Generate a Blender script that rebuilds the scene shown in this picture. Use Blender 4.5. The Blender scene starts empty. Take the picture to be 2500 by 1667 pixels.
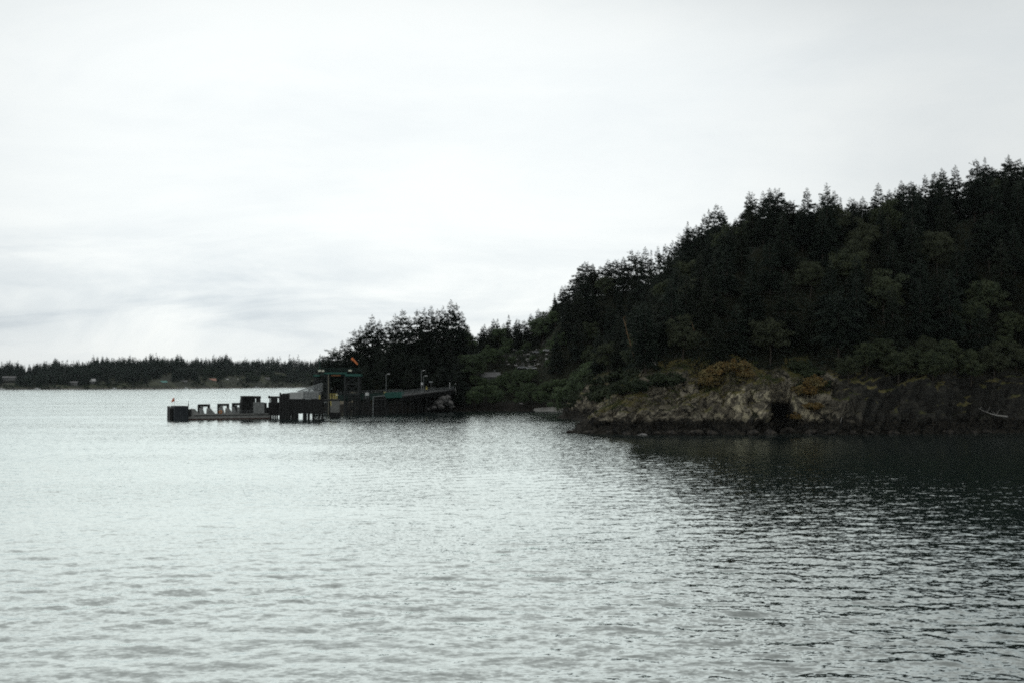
import bpy, math, random
import numpy as np
from mathutils import Vector, Matrix
sc = bpy.context.scene
col = sc.collection
R = math.radians

# ---------------------------------------------------------------- camera
CAM_H, F, HOR = 12.0, 2778.0, 930.0          # metres above the water, focal length in px of the 2500 px frame, horizon row
PITCH = math.atan((HOR - 833.5) / F)
cam_d = bpy.data.cameras.new("camera"); cam = bpy.data.objects.new("camera", cam_d); col.objects.link(cam)
cam_d.sensor_width = 36.0; cam_d.lens = 36.0 * F / 2500.0
cam_d.clip_start = 0.5; cam_d.clip_end = 30000
cam.location = (0, 0, CAM_H); cam.rotation_euler = (R(90) + PITCH, 0, 0)
sc.camera = cam

# ---------------------------------------------------------------- light
SUN_EL, SUN_AZ = R(48), R(-12)               # behind thin cloud, ahead of the camera and a little to the left (azimuth from +Y)
SUN_STRENGTH = 0.5
SKY_GAIN = 1.0
sun_d = bpy.data.lights.new("sun", 'SUN'); sun = bpy.data.objects.new("sun", sun_d); col.objects.link(sun)
sun_d.energy = SUN_STRENGTH; sun_d.angle = R(80); sun_d.color = (1.0, 0.97, 0.92)
sdir = Vector((math.sin(SUN_AZ) * math.cos(SUN_EL), math.cos(SUN_AZ) * math.cos(SUN_EL), math.sin(SUN_EL)))
sun.rotation_euler = sdir.to_track_quat('Z', 'Y').to_euler()
sun.location = sdir * 300

sc.view_settings.view_transform = 'Standard'; sc.view_settings.look = 'None'
sc.view_settings.exposure = 0.0; sc.view_settings.gamma = 1.0; sc.view_settings.use_curve_mapping = False
sc.render.engine = 'CYCLES'
sc.cycles.use_denoising = False
sc.cycles.max_bounces = 6; sc.cycles.diffuse_bounces = 2; sc.cycles.glossy_bounces = 3
sc.cycles.transparent_max_bounces = 4; sc.cycles.volume_bounces = 0
sc.cycles.caustics_reflective = False; sc.cycles.caustics_refractive = False
sc.cycles.sample_clamp_indirect = 4.0
sc.render.filter_size = 1.5
sc.cycles.filter_width = 1.9

class NT:
    """small helper for building node trees"""
    def __init__(s, tree): s.t = tree; s.n = tree.nodes; s.l = tree.links
    def new(s, typ, **kw):
        n = s.n.new(typ)
        for k, v in kw.items(): setattr(n, k, v)
        return n
    def put(s, sock, v):
        if hasattr(v, 'is_linked') or hasattr(v, 'links'): s.l.new(v, sock)
        elif isinstance(v, tuple) and len(v) == 3 and sock.type == 'RGBA': sock.default_value = (*v, 1)
        else: sock.default_value = v
    def math(s, op, a, b=None, c=None, clamp=False):
        n = s.new('ShaderNodeMath', operation=op, use_clamp=clamp)
        for i, v in enumerate((a, b, c)):
            if v is not None: s.put(n.inputs[i], v)
        return n.outputs[0]
    def vmath(s, op, a, b=None):
        n = s.new('ShaderNodeVectorMath', operation=op)
        s.put(n.inputs[0], a)
        if b is not None:
            s.put(n.inputs[3] if op == 'SCALE' else n.inputs[1], b)
        return n.outputs['Value'] if op in ('DOT_PRODUCT', 'LENGTH') else n.outputs[0]
    def mix(s, fac, a, b, blend='MIX'):
        n = s.new('ShaderNodeMix', data_type='RGBA', blend_type=blend)
        s.put(n.inputs[0], fac); s.put(n.inputs[6], a); s.put(n.inputs[7], b)
        return n.outputs[2]
    def noise(s, vec, scale, detail=4, rough=0.55, dist=0.0, typ=None):
        n = s.new('ShaderNodeTexNoise')
        if typ: n.noise_type = typ
        if vec is not None: s.l.new(vec, n.inputs['Vector'])
        n.inputs['Scale'].default_value = scale; n.inputs['Detail'].default_value = detail
        n.inputs['Roughness'].default_value = rough; n.inputs['Distortion'].default_value = dist
        return n.outputs[0]
    def ramp(s, fac, lo, hi, a=0.0, b=1.0, smooth=True):
        n = s.new('ShaderNodeMapRange'); n.interpolation_type = 'SMOOTHSTEP' if smooth else 'LINEAR'
        s.put(n.inputs[0], fac); n.inputs[1].default_value = lo; n.inputs[2].default_value = hi
        n.inputs[3].default_value = a; n.inputs[4].default_value = b
        return n.outputs[0]
    def mapping(s, vec, scale=(1, 1, 1), rot=(0, 0, 0), loc=(0, 0, 0)):
        n = s.new('ShaderNodeMapping'); s.l.new(vec, n.inputs[0])
        n.inputs[1].default_value = loc; n.inputs[2].default_value = rot; n.inputs[3].default_value = scale
        return n.outputs[0]

# ---------------------------------------------------------------- sky
world = bpy.data.worlds.new("World"); sc.world = world; world.use_nodes = True
w = NT(world.node_tree); w.n.clear()
out = w.new('ShaderNodeOutputWorld'); bg = w.new('ShaderNodeBackground')
tc = w.new('ShaderNodeTexCoord'); D = tc.outputs['Generated']
sky = w.new('ShaderNodeTexSky', sky_type='NISHITA'); sky.sun_disc = False
sky.sun_elevation = SUN_EL; sky.sun_rotation = SUN_AZ
sky_c = w.vmath('SCALE', sky.outputs[0], 0.07)
sep = w.new('ShaderNodeSeparateXYZ'); w.l.new(D, sep.inputs[0])
zc = w.math('ADD', w.math('MAXIMUM', sep.outputs[2], 0.0), 0.13)
comb = w.new('ShaderNodeCombineXYZ')
w.l.new(w.math('DIVIDE', sep.outputs[0], zc), comb.inputs[0])
w.l.new(w.math('DIVIDE', sep.outputs[1], zc), comb.inputs[1])
cp = comb.outputs[0]
def aim(az, el): return (math.sin(R(az)) * math.cos(R(el)), math.cos(R(az)) * math.cos(R(el)), math.sin(R(el)))
n1 = w.noise(w.mapping(cp, (0.75, 1.0, 1), (0, 0, R(3)), (3.3, 1.9, 0)), 1.0, 7, 0.6, 0.5)
n2 = w.noise(w.mapping(D, (2.6, 2.6, 6.5), (0, 0, R(-8)), (7.1, 4.2, 0)), 1.6, 7, 0.62, 0.6)
glow = w.ramp(w.vmath('DOT_PRODUCT', D, aim(-6, 8)), 0.885, 0.995, 0.0, 1.0, True)      # the brightest part of the low cloud
broad = w.ramp(w.vmath('DOT_PRODUCT', D, aim(-14, 30)), 0.2, 1.0, 0.0, 1.0, True)
east = w.ramp(sep.outputs[0], -0.12, 0.36, 0.28, 0.72)                                   # added dimming of the unseen upper sky, strongest right, to darken the water
up = w.math('MULTIPLY', w.ramp(sep.outputs[2], 0.25, 0.50, 0.0, 1.0, True), east)
lum = w.math('ADD', w.math('MULTIPLY', broad, 0.14), 0.685)
lum = w.math('ADD', lum, w.math('MULTIPLY', glow, 0.19))
thick = w.math('ADD', w.math('MULTIPLY', w.ramp(n1, 0.40, 0.68), 0.55), w.math('MULTIPLY', w.ramp(n2, 0.40, 0.70), 0.45))
west = w.ramp(sep.outputs[0], -0.36, 0.0, 1.0, 0.45)
low = w.math('ADD', w.math('MULTIPLY', w.math('MULTIPLY', w.ramp(sep.outputs[2], 0.01, 0.05), w.ramp(sep.outputs[2], 0.07, 0.15, 1.0, 0.0)), west), 0.34)
thick = w.math('MULTIPLY', thick, low)
lum = w.math('MULTIPLY', lum, w.math('SUBTRACT', 1.0, up))
lum = w.math('MULTIPLY', lum, w.math('SUBTRACT', 1.06, w.math('MULTIPLY', thick, 0.27)))
tint = w.mix(thick, (0.965, 1.0, 0.99), (0.88, 0.965, 1.02))
cloud = w.vmath('SCALE', tint, w.math('MULTIPLY', lum, SKY_GAIN))
skymix = w.mix(0.94, sky_c, cloud)
w.l.new(skymix, bg.inputs[0]); bg.inputs[1].default_value = 1.0
w.l.new(bg.outputs[0], out.inputs[0])

# ---------------------------------------------------------------- helpers
rng = np.random.default_rng(7); random.seed(7)
COSP, SINP = math.cos(PITCH), math.sin(PITCH)
def W(px, py, Y):
    """the world point at distance Y that the photograph shows at column px, row py"""
    u = (833.5 - py) / F; k = Y / (COSP - u * SINP)
    return Vector(((px - 1250) / F * k, Y, CAM_H + (SINP + u * COSP) * k))

def tag(o, label=None, cat=None, group=None, kind=None):
    if label: o['label'] = label
    if cat: o['category'] = cat
    if group: o['group'] = group
    if kind: o['kind'] = kind
    return o
def empty(name, loc=(0, 0, 0), rz=0.0):
    o = bpy.data.objects.new(name, None); col.objects.link(o); o.location = loc; o.rotation_euler = (0, 0, rz)
    o.empty_display_size = 0.5
    return o
def add_mesh(name, me, m, parent=None):
    o = bpy.data.objects.new(name, me); col.objects.link(o)
    if m: 
        me.materials.clear(); me.materials.append(m)
    if parent: o.parent = parent
    return o
def np_mesh(name, V, Fc, smooth=False):
    """V (n,3), Fc (m,k) with k vertices to a face"""
    V = np.ascontiguousarray(V, dtype=np.float32); Fc = np.ascontiguousarray(Fc, dtype=np.int32)
    me = bpy.data.meshes.new(name); k = Fc.shape[1]; m = len(Fc)
    me.vertices.add(len(V)); me.vertices.foreach_set('co', V.ravel())
    me.loops.add(m * k); me.loops.foreach_set('vertex_index', Fc.ravel())
    me.polygons.add(m); me.polygons.foreach_set('loop_start', np.arange(0, m * k, k, dtype=np.int32))
    try: me.polygons.foreach_set('loop_total', np.full(m, k, dtype=np.int32))
    except Exception: pass
    if smooth: me.polygons.foreach_set('use_smooth', np.ones(m, dtype=bool))
    me.update(calc_edges=True)
    return me
def grid_faces(nr, nc, mask=None):
    i = np.arange((nr - 1) * (nc - 1)); r, c = i // (nc - 1), i % (nc - 1)
    q = np.stack([r * nc + c, r * nc + c + 1, (r + 1) * nc + c + 1, (r + 1) * nc + c], 1)
    if mask is not None: q = q[mask.ravel()[q].all(1)]
    return q

class MB:
    """collects boxes, tubes and prisms and links them as one mesh"""
    def __init__(s): s.v = []; s.f = []
    def box(s, a, b, rz=0.0):
        (x0, y0, z0), (x1, y1, z1) = a, b; n = len(s.v)
        s.v += [Vector(p) for p in ((x0,y0,z0),(x1,y0,z0),(x1,y1,z0),(x0,y1,z0),(x0,y0,z1),(x1,y0,z1),(x1,y1,z1),(x0,y1,z1))]
        s.f += [[n+i for i in q] for q in ((0,3,2,1),(4,5,6,7),(0,1,5,4),(1,2,6,5),(2,3,7,6),(3,0,4,7))]; return s
    def hexa(s, pts):
        n = len(s.v); s.v += [Vector(p) for p in pts]
        s.f += [[n+i for i in q] for q in ((0,3,2,1),(4,5,6,7),(0,1,5,4),(1,2,6,5),(2,3,7,6),(3,0,4,7))]; return s
    def tube(s, a, b, r0, r1=None, k=8, cap=True):
        a, b = Vector(a), Vector(b); r1 = r0 if r1 is None else r1
        d = (b - a); 
        if d.length < 1e-6: return s
        d.normalize(); e = d.orthogonal().normalized(); g = d.cross(e); n = len(s.v)
        for c, r in ((a, r0), (b, r1)):
            for i in range(k):
                t = 2 * math.pi * i / k; s.v.append(c + e * math.cos(t) * r + g * math.sin(t) * r)
        for i in range(k):
            j = (i + 1) % k; s.f.append([n+i, n+j, n+k+j, n+k+i])
        if cap: s.f.append([n+i for i in reversed(range(k))]); s.f.append([n+k+i for i in range(k)])
        return s
    def path(s, pts, rs, k=7):
        pts = [Vector(p) for p in pts]; n = len(s.v); m = len(pts)
        for i, p in enumerate(pts):
            d = (pts[min(i+1, m-1)] - pts[max(i-1, 0)]).normalized()
            e = d.cross(Vector((0.13, 0.97, 0.2))).normalized(); g = d.cross(e)
            for q in range(k):
                t = 2 * math.pi * q / k; s.v.append(p + e * math.cos(t) * rs[i] + g * math.sin(t) * rs[i])
        for i in range(m - 1):
            for q in range(k):
                r = (q + 1) % k; s.f.append([n+i*k+q, n+i*k+r, n+(i+1)*k+r, n+(i+1)*k+q])
        s.f.append([n+q for q in reversed(range(k))]); s.f.append([n+(m-1)*k+q for q in range(k)])
        return s
    def mesh(s, name):
        me = bpy.data.meshes.new(name); me.from_pydata([tuple(p) for p in s.v], [], s.f); me.update(); return me
    def build(s, name, m, parent=None, bevel=0.0):
        o = add_mesh(name, s.mesh(name), m, parent)
        if bevel:
            b = o.modifiers.new('bevel', 'BEVEL'); b.width = bevel; b.segments = 2; b.limit_method = 'ANGLE'
        return o

# lattice value noise, in numpy, for shaping terrain
def _h(i, j, k):
    n = (i.astype(np.int64) * 73856093) ^ (j.astype(np.int64) * 19349663) ^ (k.astype(np.int64) * 83492791)
    n = (n ^ (n >> 13)) * 1274126177 & 0x7fffffff
    n = (n ^ (n >> 16)) * 668265263 & 0x7fffffff
    return (n & 0xffffff) / float(0xffffff)
def vnoise(x, y, z=0.0):
    x = np.asarray(x, float); y = np.asarray(y, float); z = np.asarray(z, float) + 0 * x
    i, j, k = np.floor(x), np.floor(y), np.floor(z); a, b, c = x - i, y - j, z - k
    a, b, c = a*a*(3-2*a), b*b*(3-2*b), c*c*(3-2*c); r = 0
    for di in (0, 1):
        for dj in (0, 1):
            for dk in (0, 1):
                r = r + _h(i+di, j+dj, k+dk) * (a if di else 1-a) * (b if dj else 1-b) * (c if dk else 1-c)
    return r * 2 - 1
def fbm(x, y, z=0.0, o=4, g=0.5):
    r = 0; a = 1
    for q in range(o):
        r = r + a * vnoise(x * 2**q + 17.3*q, y * 2**q - 9.1*q, np.asarray(z) * 2**q + 3.7*q); a *= g
    return r
def sstep(x, a, b):
    t = np.clip((x - a) / (b - a), 0, 1); return t*t*(3-2*t)

# ---------------------------------------------------------------- materials
def mat(name):
    m = bpy.data.materials.new(name); m.use_nodes = True; t = NT(m.node_tree); t.n.clear()
    o = t.new('ShaderNodeOutputMaterial'); b = t.new('ShaderNodeBsdfPrincipled'); t.l.new(b.outputs[0], o.inputs[0])
    return m, t, b, o
def surf(name, c1, c2, scale=1.0, rough=0.8, stretch=(1, 1, 1), bump=0.0, metallic=0.0, spec=0.3):
    """two-tone weathered paint, wood, steel or concrete"""
    m, t, b, o = mat(name); tcn = t.new('ShaderNodeTexCoord')
    v = t.mapping(tcn.outputs['Object'], stretch)
    n = t.noise(v, scale, 5, 0.6); f = t.ramp(n, 0.35, 0.65)
    t.l.new(t.mix(f, c1, c2), b.inputs['Base Color']); b.inputs['Roughness'].default_value = rough
    b.inputs['Metallic'].default_value = metallic; b.inputs['Specular IOR Level'].default_value = spec
    if bump:
        bn = t.new('ShaderNodeBump'); bn.inputs['Distance'].default_value = bump; bn.inputs['Strength'].default_value = 0.8
        t.l.new(t.noise(v, scale * 3, 4, 0.6), bn.inputs['Height']); t.l.new(bn.outputs[0], b.inputs['Normal'])
    return m
def leafmat(name, c1, c2, c3=None, scale=0.35):
    """leaf colour that differs from tree to tree and from clump to clump"""
    m, t, b, o = mat(name); tcn = t.new('ShaderNodeTexCoord'); oi = t.new('ShaderNodeObjectInfo')
    off = t.vmath('SCALE', oi.outputs['Location'], 0.37)
    v = t.vmath('ADD', tcn.outputs['Object'], off)
    n = t.noise(v, scale, 4, 0.6)
    c = t.mix(t.ramp(n, 0.35, 0.65), c1, c2)
    if c3: c = t.mix(t.ramp(oi.outputs['Random'], 0.45, 1.0, 0, 0.7), c, c3)
    g = t.noise(v, 4.0, 2, 0.5)
    c = t.mix(1.0, c, t.mix(t.ramp(g, 0.3, 0.7), (0.7, 0.7, 0.7), (1.25, 1.25, 1.25)), 'MULTIPLY')
    t.l.new(c, b.inputs['Base Color']); b.inputs['Roughness'].default_value = 0.75
    b.inputs['Specular IOR Level'].default_value = 0.12
    return m
M = {}
M['fir'] = leafmat('fir_needles', (0.028, 0.043, 0.034), (0.052, 0.070, 0.050), (0.044, 0.054, 0.036))
M['madrone'] = leafmat('madrone_leaves', (0.046, 0.062, 0.036), (0.082, 0.098, 0.050), (0.058, 0.064, 0.040))
M['alder'] = leafmat('alder_leaves', (0.070, 0.105, 0.055), (0.12, 0.165, 0.08), (0.08, 0.11, 0.062))
M['darkshrub'] = leafmat('dark_shrub_leaves', (0.036, 0.05, 0.03), (0.062, 0.08, 0.042))
M['golden'] = leafmat('golden_shrub_leaves', (0.21, 0.135, 0.05), (0.22, 0.185, 0.085), None, 0.5)
M['farwood'] = leafmat('far_forest_needles', (0.018, 0.038, 0.032), (0.030, 0.056, 0.042), None, 0.012)
M['fargreen'] = leafmat('far_broadleaf', (0.022, 0.044, 0.027), (0.040, 0.062, 0.036), None, 0.03)
M['bark'] = surf('fir_bark', (0.05, 0.042, 0.034), (0.085, 0.07, 0.055), 3, 0.95)
M['mbark'] = surf('madrone_bark', (0.15, 0.09, 0.045), (0.24, 0.16, 0.085), 1.2, 0.8)
M['dead'] = surf('dead_wood', (0.30, 0.29, 0.27), (0.42, 0.41, 0.38), 2.5, 0.9)
M['timber'] = surf('creosoted_timber', (0.014, 0.015, 0.015), (0.055, 0.056, 0.054), 1.5, 0.85, (4, 4, 0.5), 0.02)
M['rubber'] = surf('dark_fender_panel', (0.030, 0.036, 0.042), (0.05, 0.058, 0.064), 0.8, 0.7)
M['concrete'] = surf('weathered_concrete', (0.26, 0.27, 0.255), (0.40, 0.40, 0.375), 0.9, 0.9, (1, 1, 2), 0.02)
M['pale_panel'] = surf('pale_grey_panel', (0.46, 0.475, 0.455), (0.60, 0.61, 0.59), 0.7, 0.8, (1, 1, 1.5))
M['grey_panel'] = surf('grey_panel', (0.26, 0.275, 0.265), (0.40, 0.41, 0.40), 0.9, 0.8, (2.5, 1, 1))
M['rust'] = surf('red_brown_waterline', (0.10, 0.045, 0.035), (0.06, 0.03, 0.025), 1.5, 0.8)
M['green'] = surf('green_steel', (0.024, 0.105, 0.084), (0.034, 0.145, 0.115), 1.2, 0.6)
M['darkgreen'] = surf('dark_green_steel', (0.018, 0.045, 0.038), (0.03, 0.06, 0.05), 1.2, 0.6)
M['darksteel'] = surf('dark_steel', (0.022, 0.027, 0.027), (0.04, 0.045, 0.044), 1.2, 0.6)
M['galv'] = surf('galvanised_steel', (0.26, 0.28, 0.28), (0.38, 0.40, 0.40), 2.0, 0.55, (1, 1, 1), 0, 0.3)
M['yellow'] = surf('yellow_paint', (0.62, 0.52, 0.16), (0.72, 0.62, 0.24), 2.0, 0.6)
M['orange'] = surf('orange_cloth', (0.95, 0.24, 0.07), (1.0, 0.36, 0.14), 2.0, 0.7)
M['orange_steel'] = surf('orange_brown_steel', (0.30, 0.13, 0.05), (0.22, 0.09, 0.04), 2.0, 0.7)
M['flag'] = surf('flag_cloth', (0.90, 0.22, 0.13), (0.95, 0.34, 0.2), 2.0, 0.8)
M['white'] = surf('white_paint', (0.72, 0.73, 0.72), (0.80, 0.80, 0.79), 1.5, 0.6)
M['lampwhite'] = surf('cream_housing', (0.78, 0.78, 0.62), (0.82, 0.82, 0.68), 1.5, 0.5)
M['boulder'] = surf('pale_boulder', (0.07, 0.068, 0.065), (0.30, 0.29, 0.28), 1.1, 0.95, (1, 1, 1), 0.08)
M['pale_stone'] = surf('pale_stone', (0.30, 0.29, 0.28), (0.50, 0.49, 0.47), 1.5, 0.9)
M['glass'] = surf('dark_glass', (0.03, 0.035, 0.04), (0.04, 0.045, 0.05), 1, 0.15, spec=0.5)
M['tyre'] = surf('tyre_rubber', (0.02, 0.02, 0.02), (0.03, 0.03, 0.03), 1, 0.9)
M['asphalt'] = surf('asphalt', (0.045, 0.045, 0.045), (0.06, 0.06, 0.06), 0.8, 0.95)
M['roof_teal'] = surf('teal_metal_roof', (0.10, 0.30, 0.27), (0.14, 0.36, 0.32), 0.3, 0.6)
M['roof_salmon'] = surf('salmon_roof', (0.50, 0.26, 0.20), (0.58, 0.33, 0.26), 0.3, 0.8)
M['roof_grey'] = surf('grey_roof', (0.15, 0.15, 0.15), (0.22, 0.22, 0.22), 0.3, 0.8)
M['roof_pale'] = surf('pale_roof', (0.62, 0.63, 0.62), (0.72, 0.72, 0.71), 0.3, 0.7)
M['wall_tan'] = surf('tan_wall', (0.34, 0.32, 0.24), (0.42, 0.40, 0.30), 0.3, 0.9)
M['wall_white'] = surf('white_wall', (0.52, 0.52, 0.50), (0.62, 0.62, 0.60), 0.3, 0.9)
M['wall_grey'] = surf('grey_wall', (0.16, 0.165, 0.16), (0.22, 0.225, 0.22), 0.3, 0.9)
M['car_white'] = surf('white_car_paint', (0.62, 0.63, 0.63), (0.68, 0.68, 0.68), 1, 0.25, spec=0.5)
M['car_silver'] = surf('silver_car_paint', (0.36, 0.37, 0.38), (0.42, 0.43, 0.44), 1, 0.3, spec=0.5)
M['car_dark'] = surf('dark_car_paint', (0.05, 0.055, 0.06), (0.07, 0.075, 0.08), 1, 0.25, spec=0.5)

# land: forest floor, grassy ledges and bare rock chosen by slope and height
def land_material(name, rocky):
    m, t, b, o = mat(name); ge = t.new('ShaderNodeNewGeometry'); P = ge.outputs['Position']
    sp = t.new('ShaderNodeSeparateXYZ'); t.l.new(P, sp.inputs[0]); nz = t.new('ShaderNodeSeparateXYZ'); t.l.new(ge.outputs['Normal'], nz.inputs[0])
    wn = t.new('ShaderNodeTexNoise'); t.l.new(P, wn.inputs['Vector']); wn.inputs['Scale'].default_value = 0.16; wn.inputs['Detail'].default_value = 3
    Pw = t.vmath('ADD', P, t.vmath('SCALE', t.vmath('SUBTRACT', wn.outputs['Color'], (0.5, 0.5, 0.5)), 9.0))
    strata = t.mapping(Pw, (0.75, 0.3, 1.15), (0, R(38), 0))
    vo = t.new('ShaderNodeTexVoronoi'); vo.feature = 'DISTANCE_TO_EDGE'; t.l.new(t.mapping(Pw, (0.30, 0.3, 0.55), (0, R(30), 0)), vo.inputs['Vector']); vo.inputs['Scale'].default_value = 1.0
    crack = t.ramp(vo.outputs['Distance'], 0.0, 0.07, 1.0, 0.0)
    s1 = t.noise(t.mapping(strata, (0.50, 0.75, 1.45)), 1.0, 8, 0.68, 0.3)
    big = t.noise(P, 0.11, 3, 0.5)
    rock = t.mix(t.ramp(s1, 0.34, 0.68), (0.042, 0.038, 0.032), (0.46, 0.41, 0.31))
    rock = t.mix(t.ramp(big, 0.42, 0.62, 0, 0.55), rock, (0.11, 0.095, 0.07))
    lich = t.noise(P, 0.9, 4, 0.7)
    rock = t.mix(t.ramp(lich, 0.58, 0.70, 0, 0.8), rock, (0.36, 0.335, 0.25))
    shade_x = t.math('ADD', sp.outputs[0], t.math('MULTIPLY', t.math('SUBTRACT', big, 0.5), 14.0))
    rock = t.mix(t.ramp(shade_x, 71, 80, 0, 0.88), rock, (0.024, 0.026, 0.025))  # shade on the right-hand cliff, put into the rock colour
    dxc = t.math('ABSOLUTE', t.math('SUBTRACT', sp.outputs[0], 62.3)); cleft_shade = t.math('MULTIPLY', t.ramp(dxc, 2.0, 3.6, 1, 0), t.ramp(edge if False else sp.outputs[2], 6.5, 8.0, 1, 0))
    rock = t.mix(t.math('MULTIPLY', crack, 0.8), rock, (0.022, 0.021, 0.019))
    crust = t.math('MULTIPLY', t.ramp(t.noise(P, 0.55, 5, 0.72), 0.50, 0.60), t.math('MULTIPLY', t.ramp(sp.outputs[0], 40, 50), t.ramp(sp.outputs[0], 70, 74, 1, 0)))
    rock = t.mix(t.math('MULTIPLY', crack, 0.8), rock, (0.022, 0.021, 0.019))
    crust = t.math('MULTIPLY', crust, t.ramp(sp.outputs[2], 9.5, 11.5, 1, 0))
    rock = t.mix(t.math('MULTIPLY', crust, 0.85), rock, (0.66, 0.59, 0.41))
    # tide band: dark weed and wet rock with an uneven upper edge
    edge = t.math('ADD', sp.outputs[2], t.math('MULTIPLY', t.math('SUBTRACT', t.noise(P, 0.34, 5, 0.65), 0.5), 5.0))
    tide = t.ramp(edge, 2.9, 3.9, 1.0, 0.0)
    weed = t.mix(t.ramp(t.noise(P, 1.4, 4, 0.6), 0.4, 0.65), (0.013, 0.013, 0.012), (0.050, 0.045, 0.036))
    g1 = t.noise(P, 0.33, 4, 0.6)
    grass = t.mix(t.ramp(g1, 0.35, 0.62), (0.060, 0.075, 0.030), (0.22, 0.19, 0.085))
    floor = t.mix(t.ramp(t.noise(P, 0.6, 4, 0.6), 0.35, 0.65), (0.018, 0.020, 0.013), (0.034, 0.036, 0.022))
    up = t.ramp(t.math('ADD', nz.outputs[2], t.math('MULTIPLY', t.math('SUBTRACT', lich, 0.5), 0.5)), 0.66, 0.86)
    if rocky:
        c = t.mix(t.math('MULTIPLY', up, t.ramp(edge, 4.0, 6.0)), rock, grass)
        c = t.mix(t.ramp(edge, 12.5, 16.0), c, floor)
    else:
        # bare clay bank behind the ferry gantry, pale shingle at the head of the cove
        bank = t.vmath('LENGTH', t.mapping(P, (0.10, 0.07, 0.09), (0, 0, 0), (6.9, -31.2, -0.55)))
        bank = t.ramp(t.math('ADD', bank, t.math('MULTIPLY', t.math('SUBTRACT', g1, 0.5), 1.6)), 0.6, 1.1, 1.0, 0.0)
        clay = t.mix(t.ramp(s1, 0.4, 0.6), (0.14, 0.125, 0.10), (0.28, 0.25, 0.19))
        clay = t.mix(t.ramp(lich, 0.56, 0.62, 0, 0.8), clay, (0.24, 0.24, 0.08))
        c = t.mix(t.ramp(edge, 2.8, 4.5), t.mix(t.ramp(lich, 0.4, 0.6), (0.045, 0.044, 0.038), (0.13, 0.125, 0.11)), floor)
        c = t.mix(bank, c, clay)
    c = t.mix(cleft_shade, c, (0.010, 0.010, 0.009)) if rocky else c  # shade inside the cleft, painted on in near-black
    c = t.mix(tide, c, weed)
    t.l.new(c, b.inputs['Base Color'])
    b.inputs['Roughness'].default_value = 0.9; b.inputs['Specular IOR Level'].default_value = 0.08
    bn = t.new('ShaderNodeBump'); bn.inputs['Distance'].default_value = 0.5; bn.inputs['Strength'].default_value = 0.9
    t.l.new(t.math('ADD', s1, t.math('MULTIPLY', lich, 0.5)), bn.inputs['Height']); t.l.new(bn.outputs[0], b.inputs['Normal'])
    return m
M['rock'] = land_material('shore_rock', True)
M['land'] = land_material('forest_floor', False)

# water
def water_material():
    m, t, b, o = mat('sea_water'); t.n.remove(b)
    ge = t.new('ShaderNodeNewGeometry'); P = ge.outputs['Position']
    body = t.new('ShaderNodeBsdfDiffuse'); body.inputs[0].default_value = (0.020, 0.034, 0.033, 1)
    gls = t.new('ShaderNodeBsdfGlossy'); gls.inputs[0].default_value = (0.895, 0.965, 0.945, 1); gls.inputs[1].default_value = 0.03
    sp = t.new('ShaderNodeSeparateXYZ'); t.l.new(P, sp.inputs[0])
    gust = t.noise(t.mapping(P, (0.010, 0.022, 1), (0, 0, R(6))), 1.0, 4, 0.55)
    lee = t.ramp(t.math('ADD', sp.outputs[0], t.math('MULTIPLY', t.math('SUBTRACT', gust, 0.5), 60.0)), -10.0, 70.0, 1.3, 0.78)
    amp = t.math('MULTIPLY', t.ramp(gust, 0.32, 0.66, 0.6, 1.25), lee)
    def slope(scale, rot, det, k):
        n = t.new('ShaderNodeTexNoise'); t.l.new(t.mapping(P, scale, (0, 0, rot)), n.inputs['Vector'])
        n.inputs['Scale'].default_value = 1.0; n.inputs['Detail'].default_value = det; n.inputs['Roughness'].default_value = 0.6; n.inputs['Distortion'].default_value = 0.5
        return t.vmath('SCALE', t.vmath('SUBTRACT', n.outputs['Color'], (0.5, 0.5, 0.5)), k)
    sl = t.vmath('ADD', slope((1.0, 1.9, 1), R(12), 3, 0.30), slope((3.0, 5.2, 1), R(-10), 2, 0.36))
    sl = t.vmath('MULTIPLY', t.vmath('SCALE', sl, amp), (0.7, 1.0, 0.0))
    sl = t.vmath('ADD', sl, t.vmath('SCALE', (0.0, -0.040, 0.0), lee))
    nrm = t.vmath('NORMALIZE', t.vmath('ADD', ge.outputs['Normal'], sl))
    fr = t.new('ShaderNodeLayerWeight'); fr.inputs[0].default_value = 0.5
    for n_ in (body, gls, fr): t.l.new(nrm, n_.inputs['Normal'])
    mx = t.new('ShaderNodeMixShader'); t.l.new(t.math('MULTIPLY', t.math('POWER', fr.outputs['Facing'], 2.15), 0.97), mx.inputs[0]); t.l.new(body.outputs[0], mx.inputs[1]); t.l.new(gls.outputs[0], mx.inputs[2])
    t.l.new(mx.outputs[0], o.inputs[0])
    return m
M['water'] = water_material()

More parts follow.
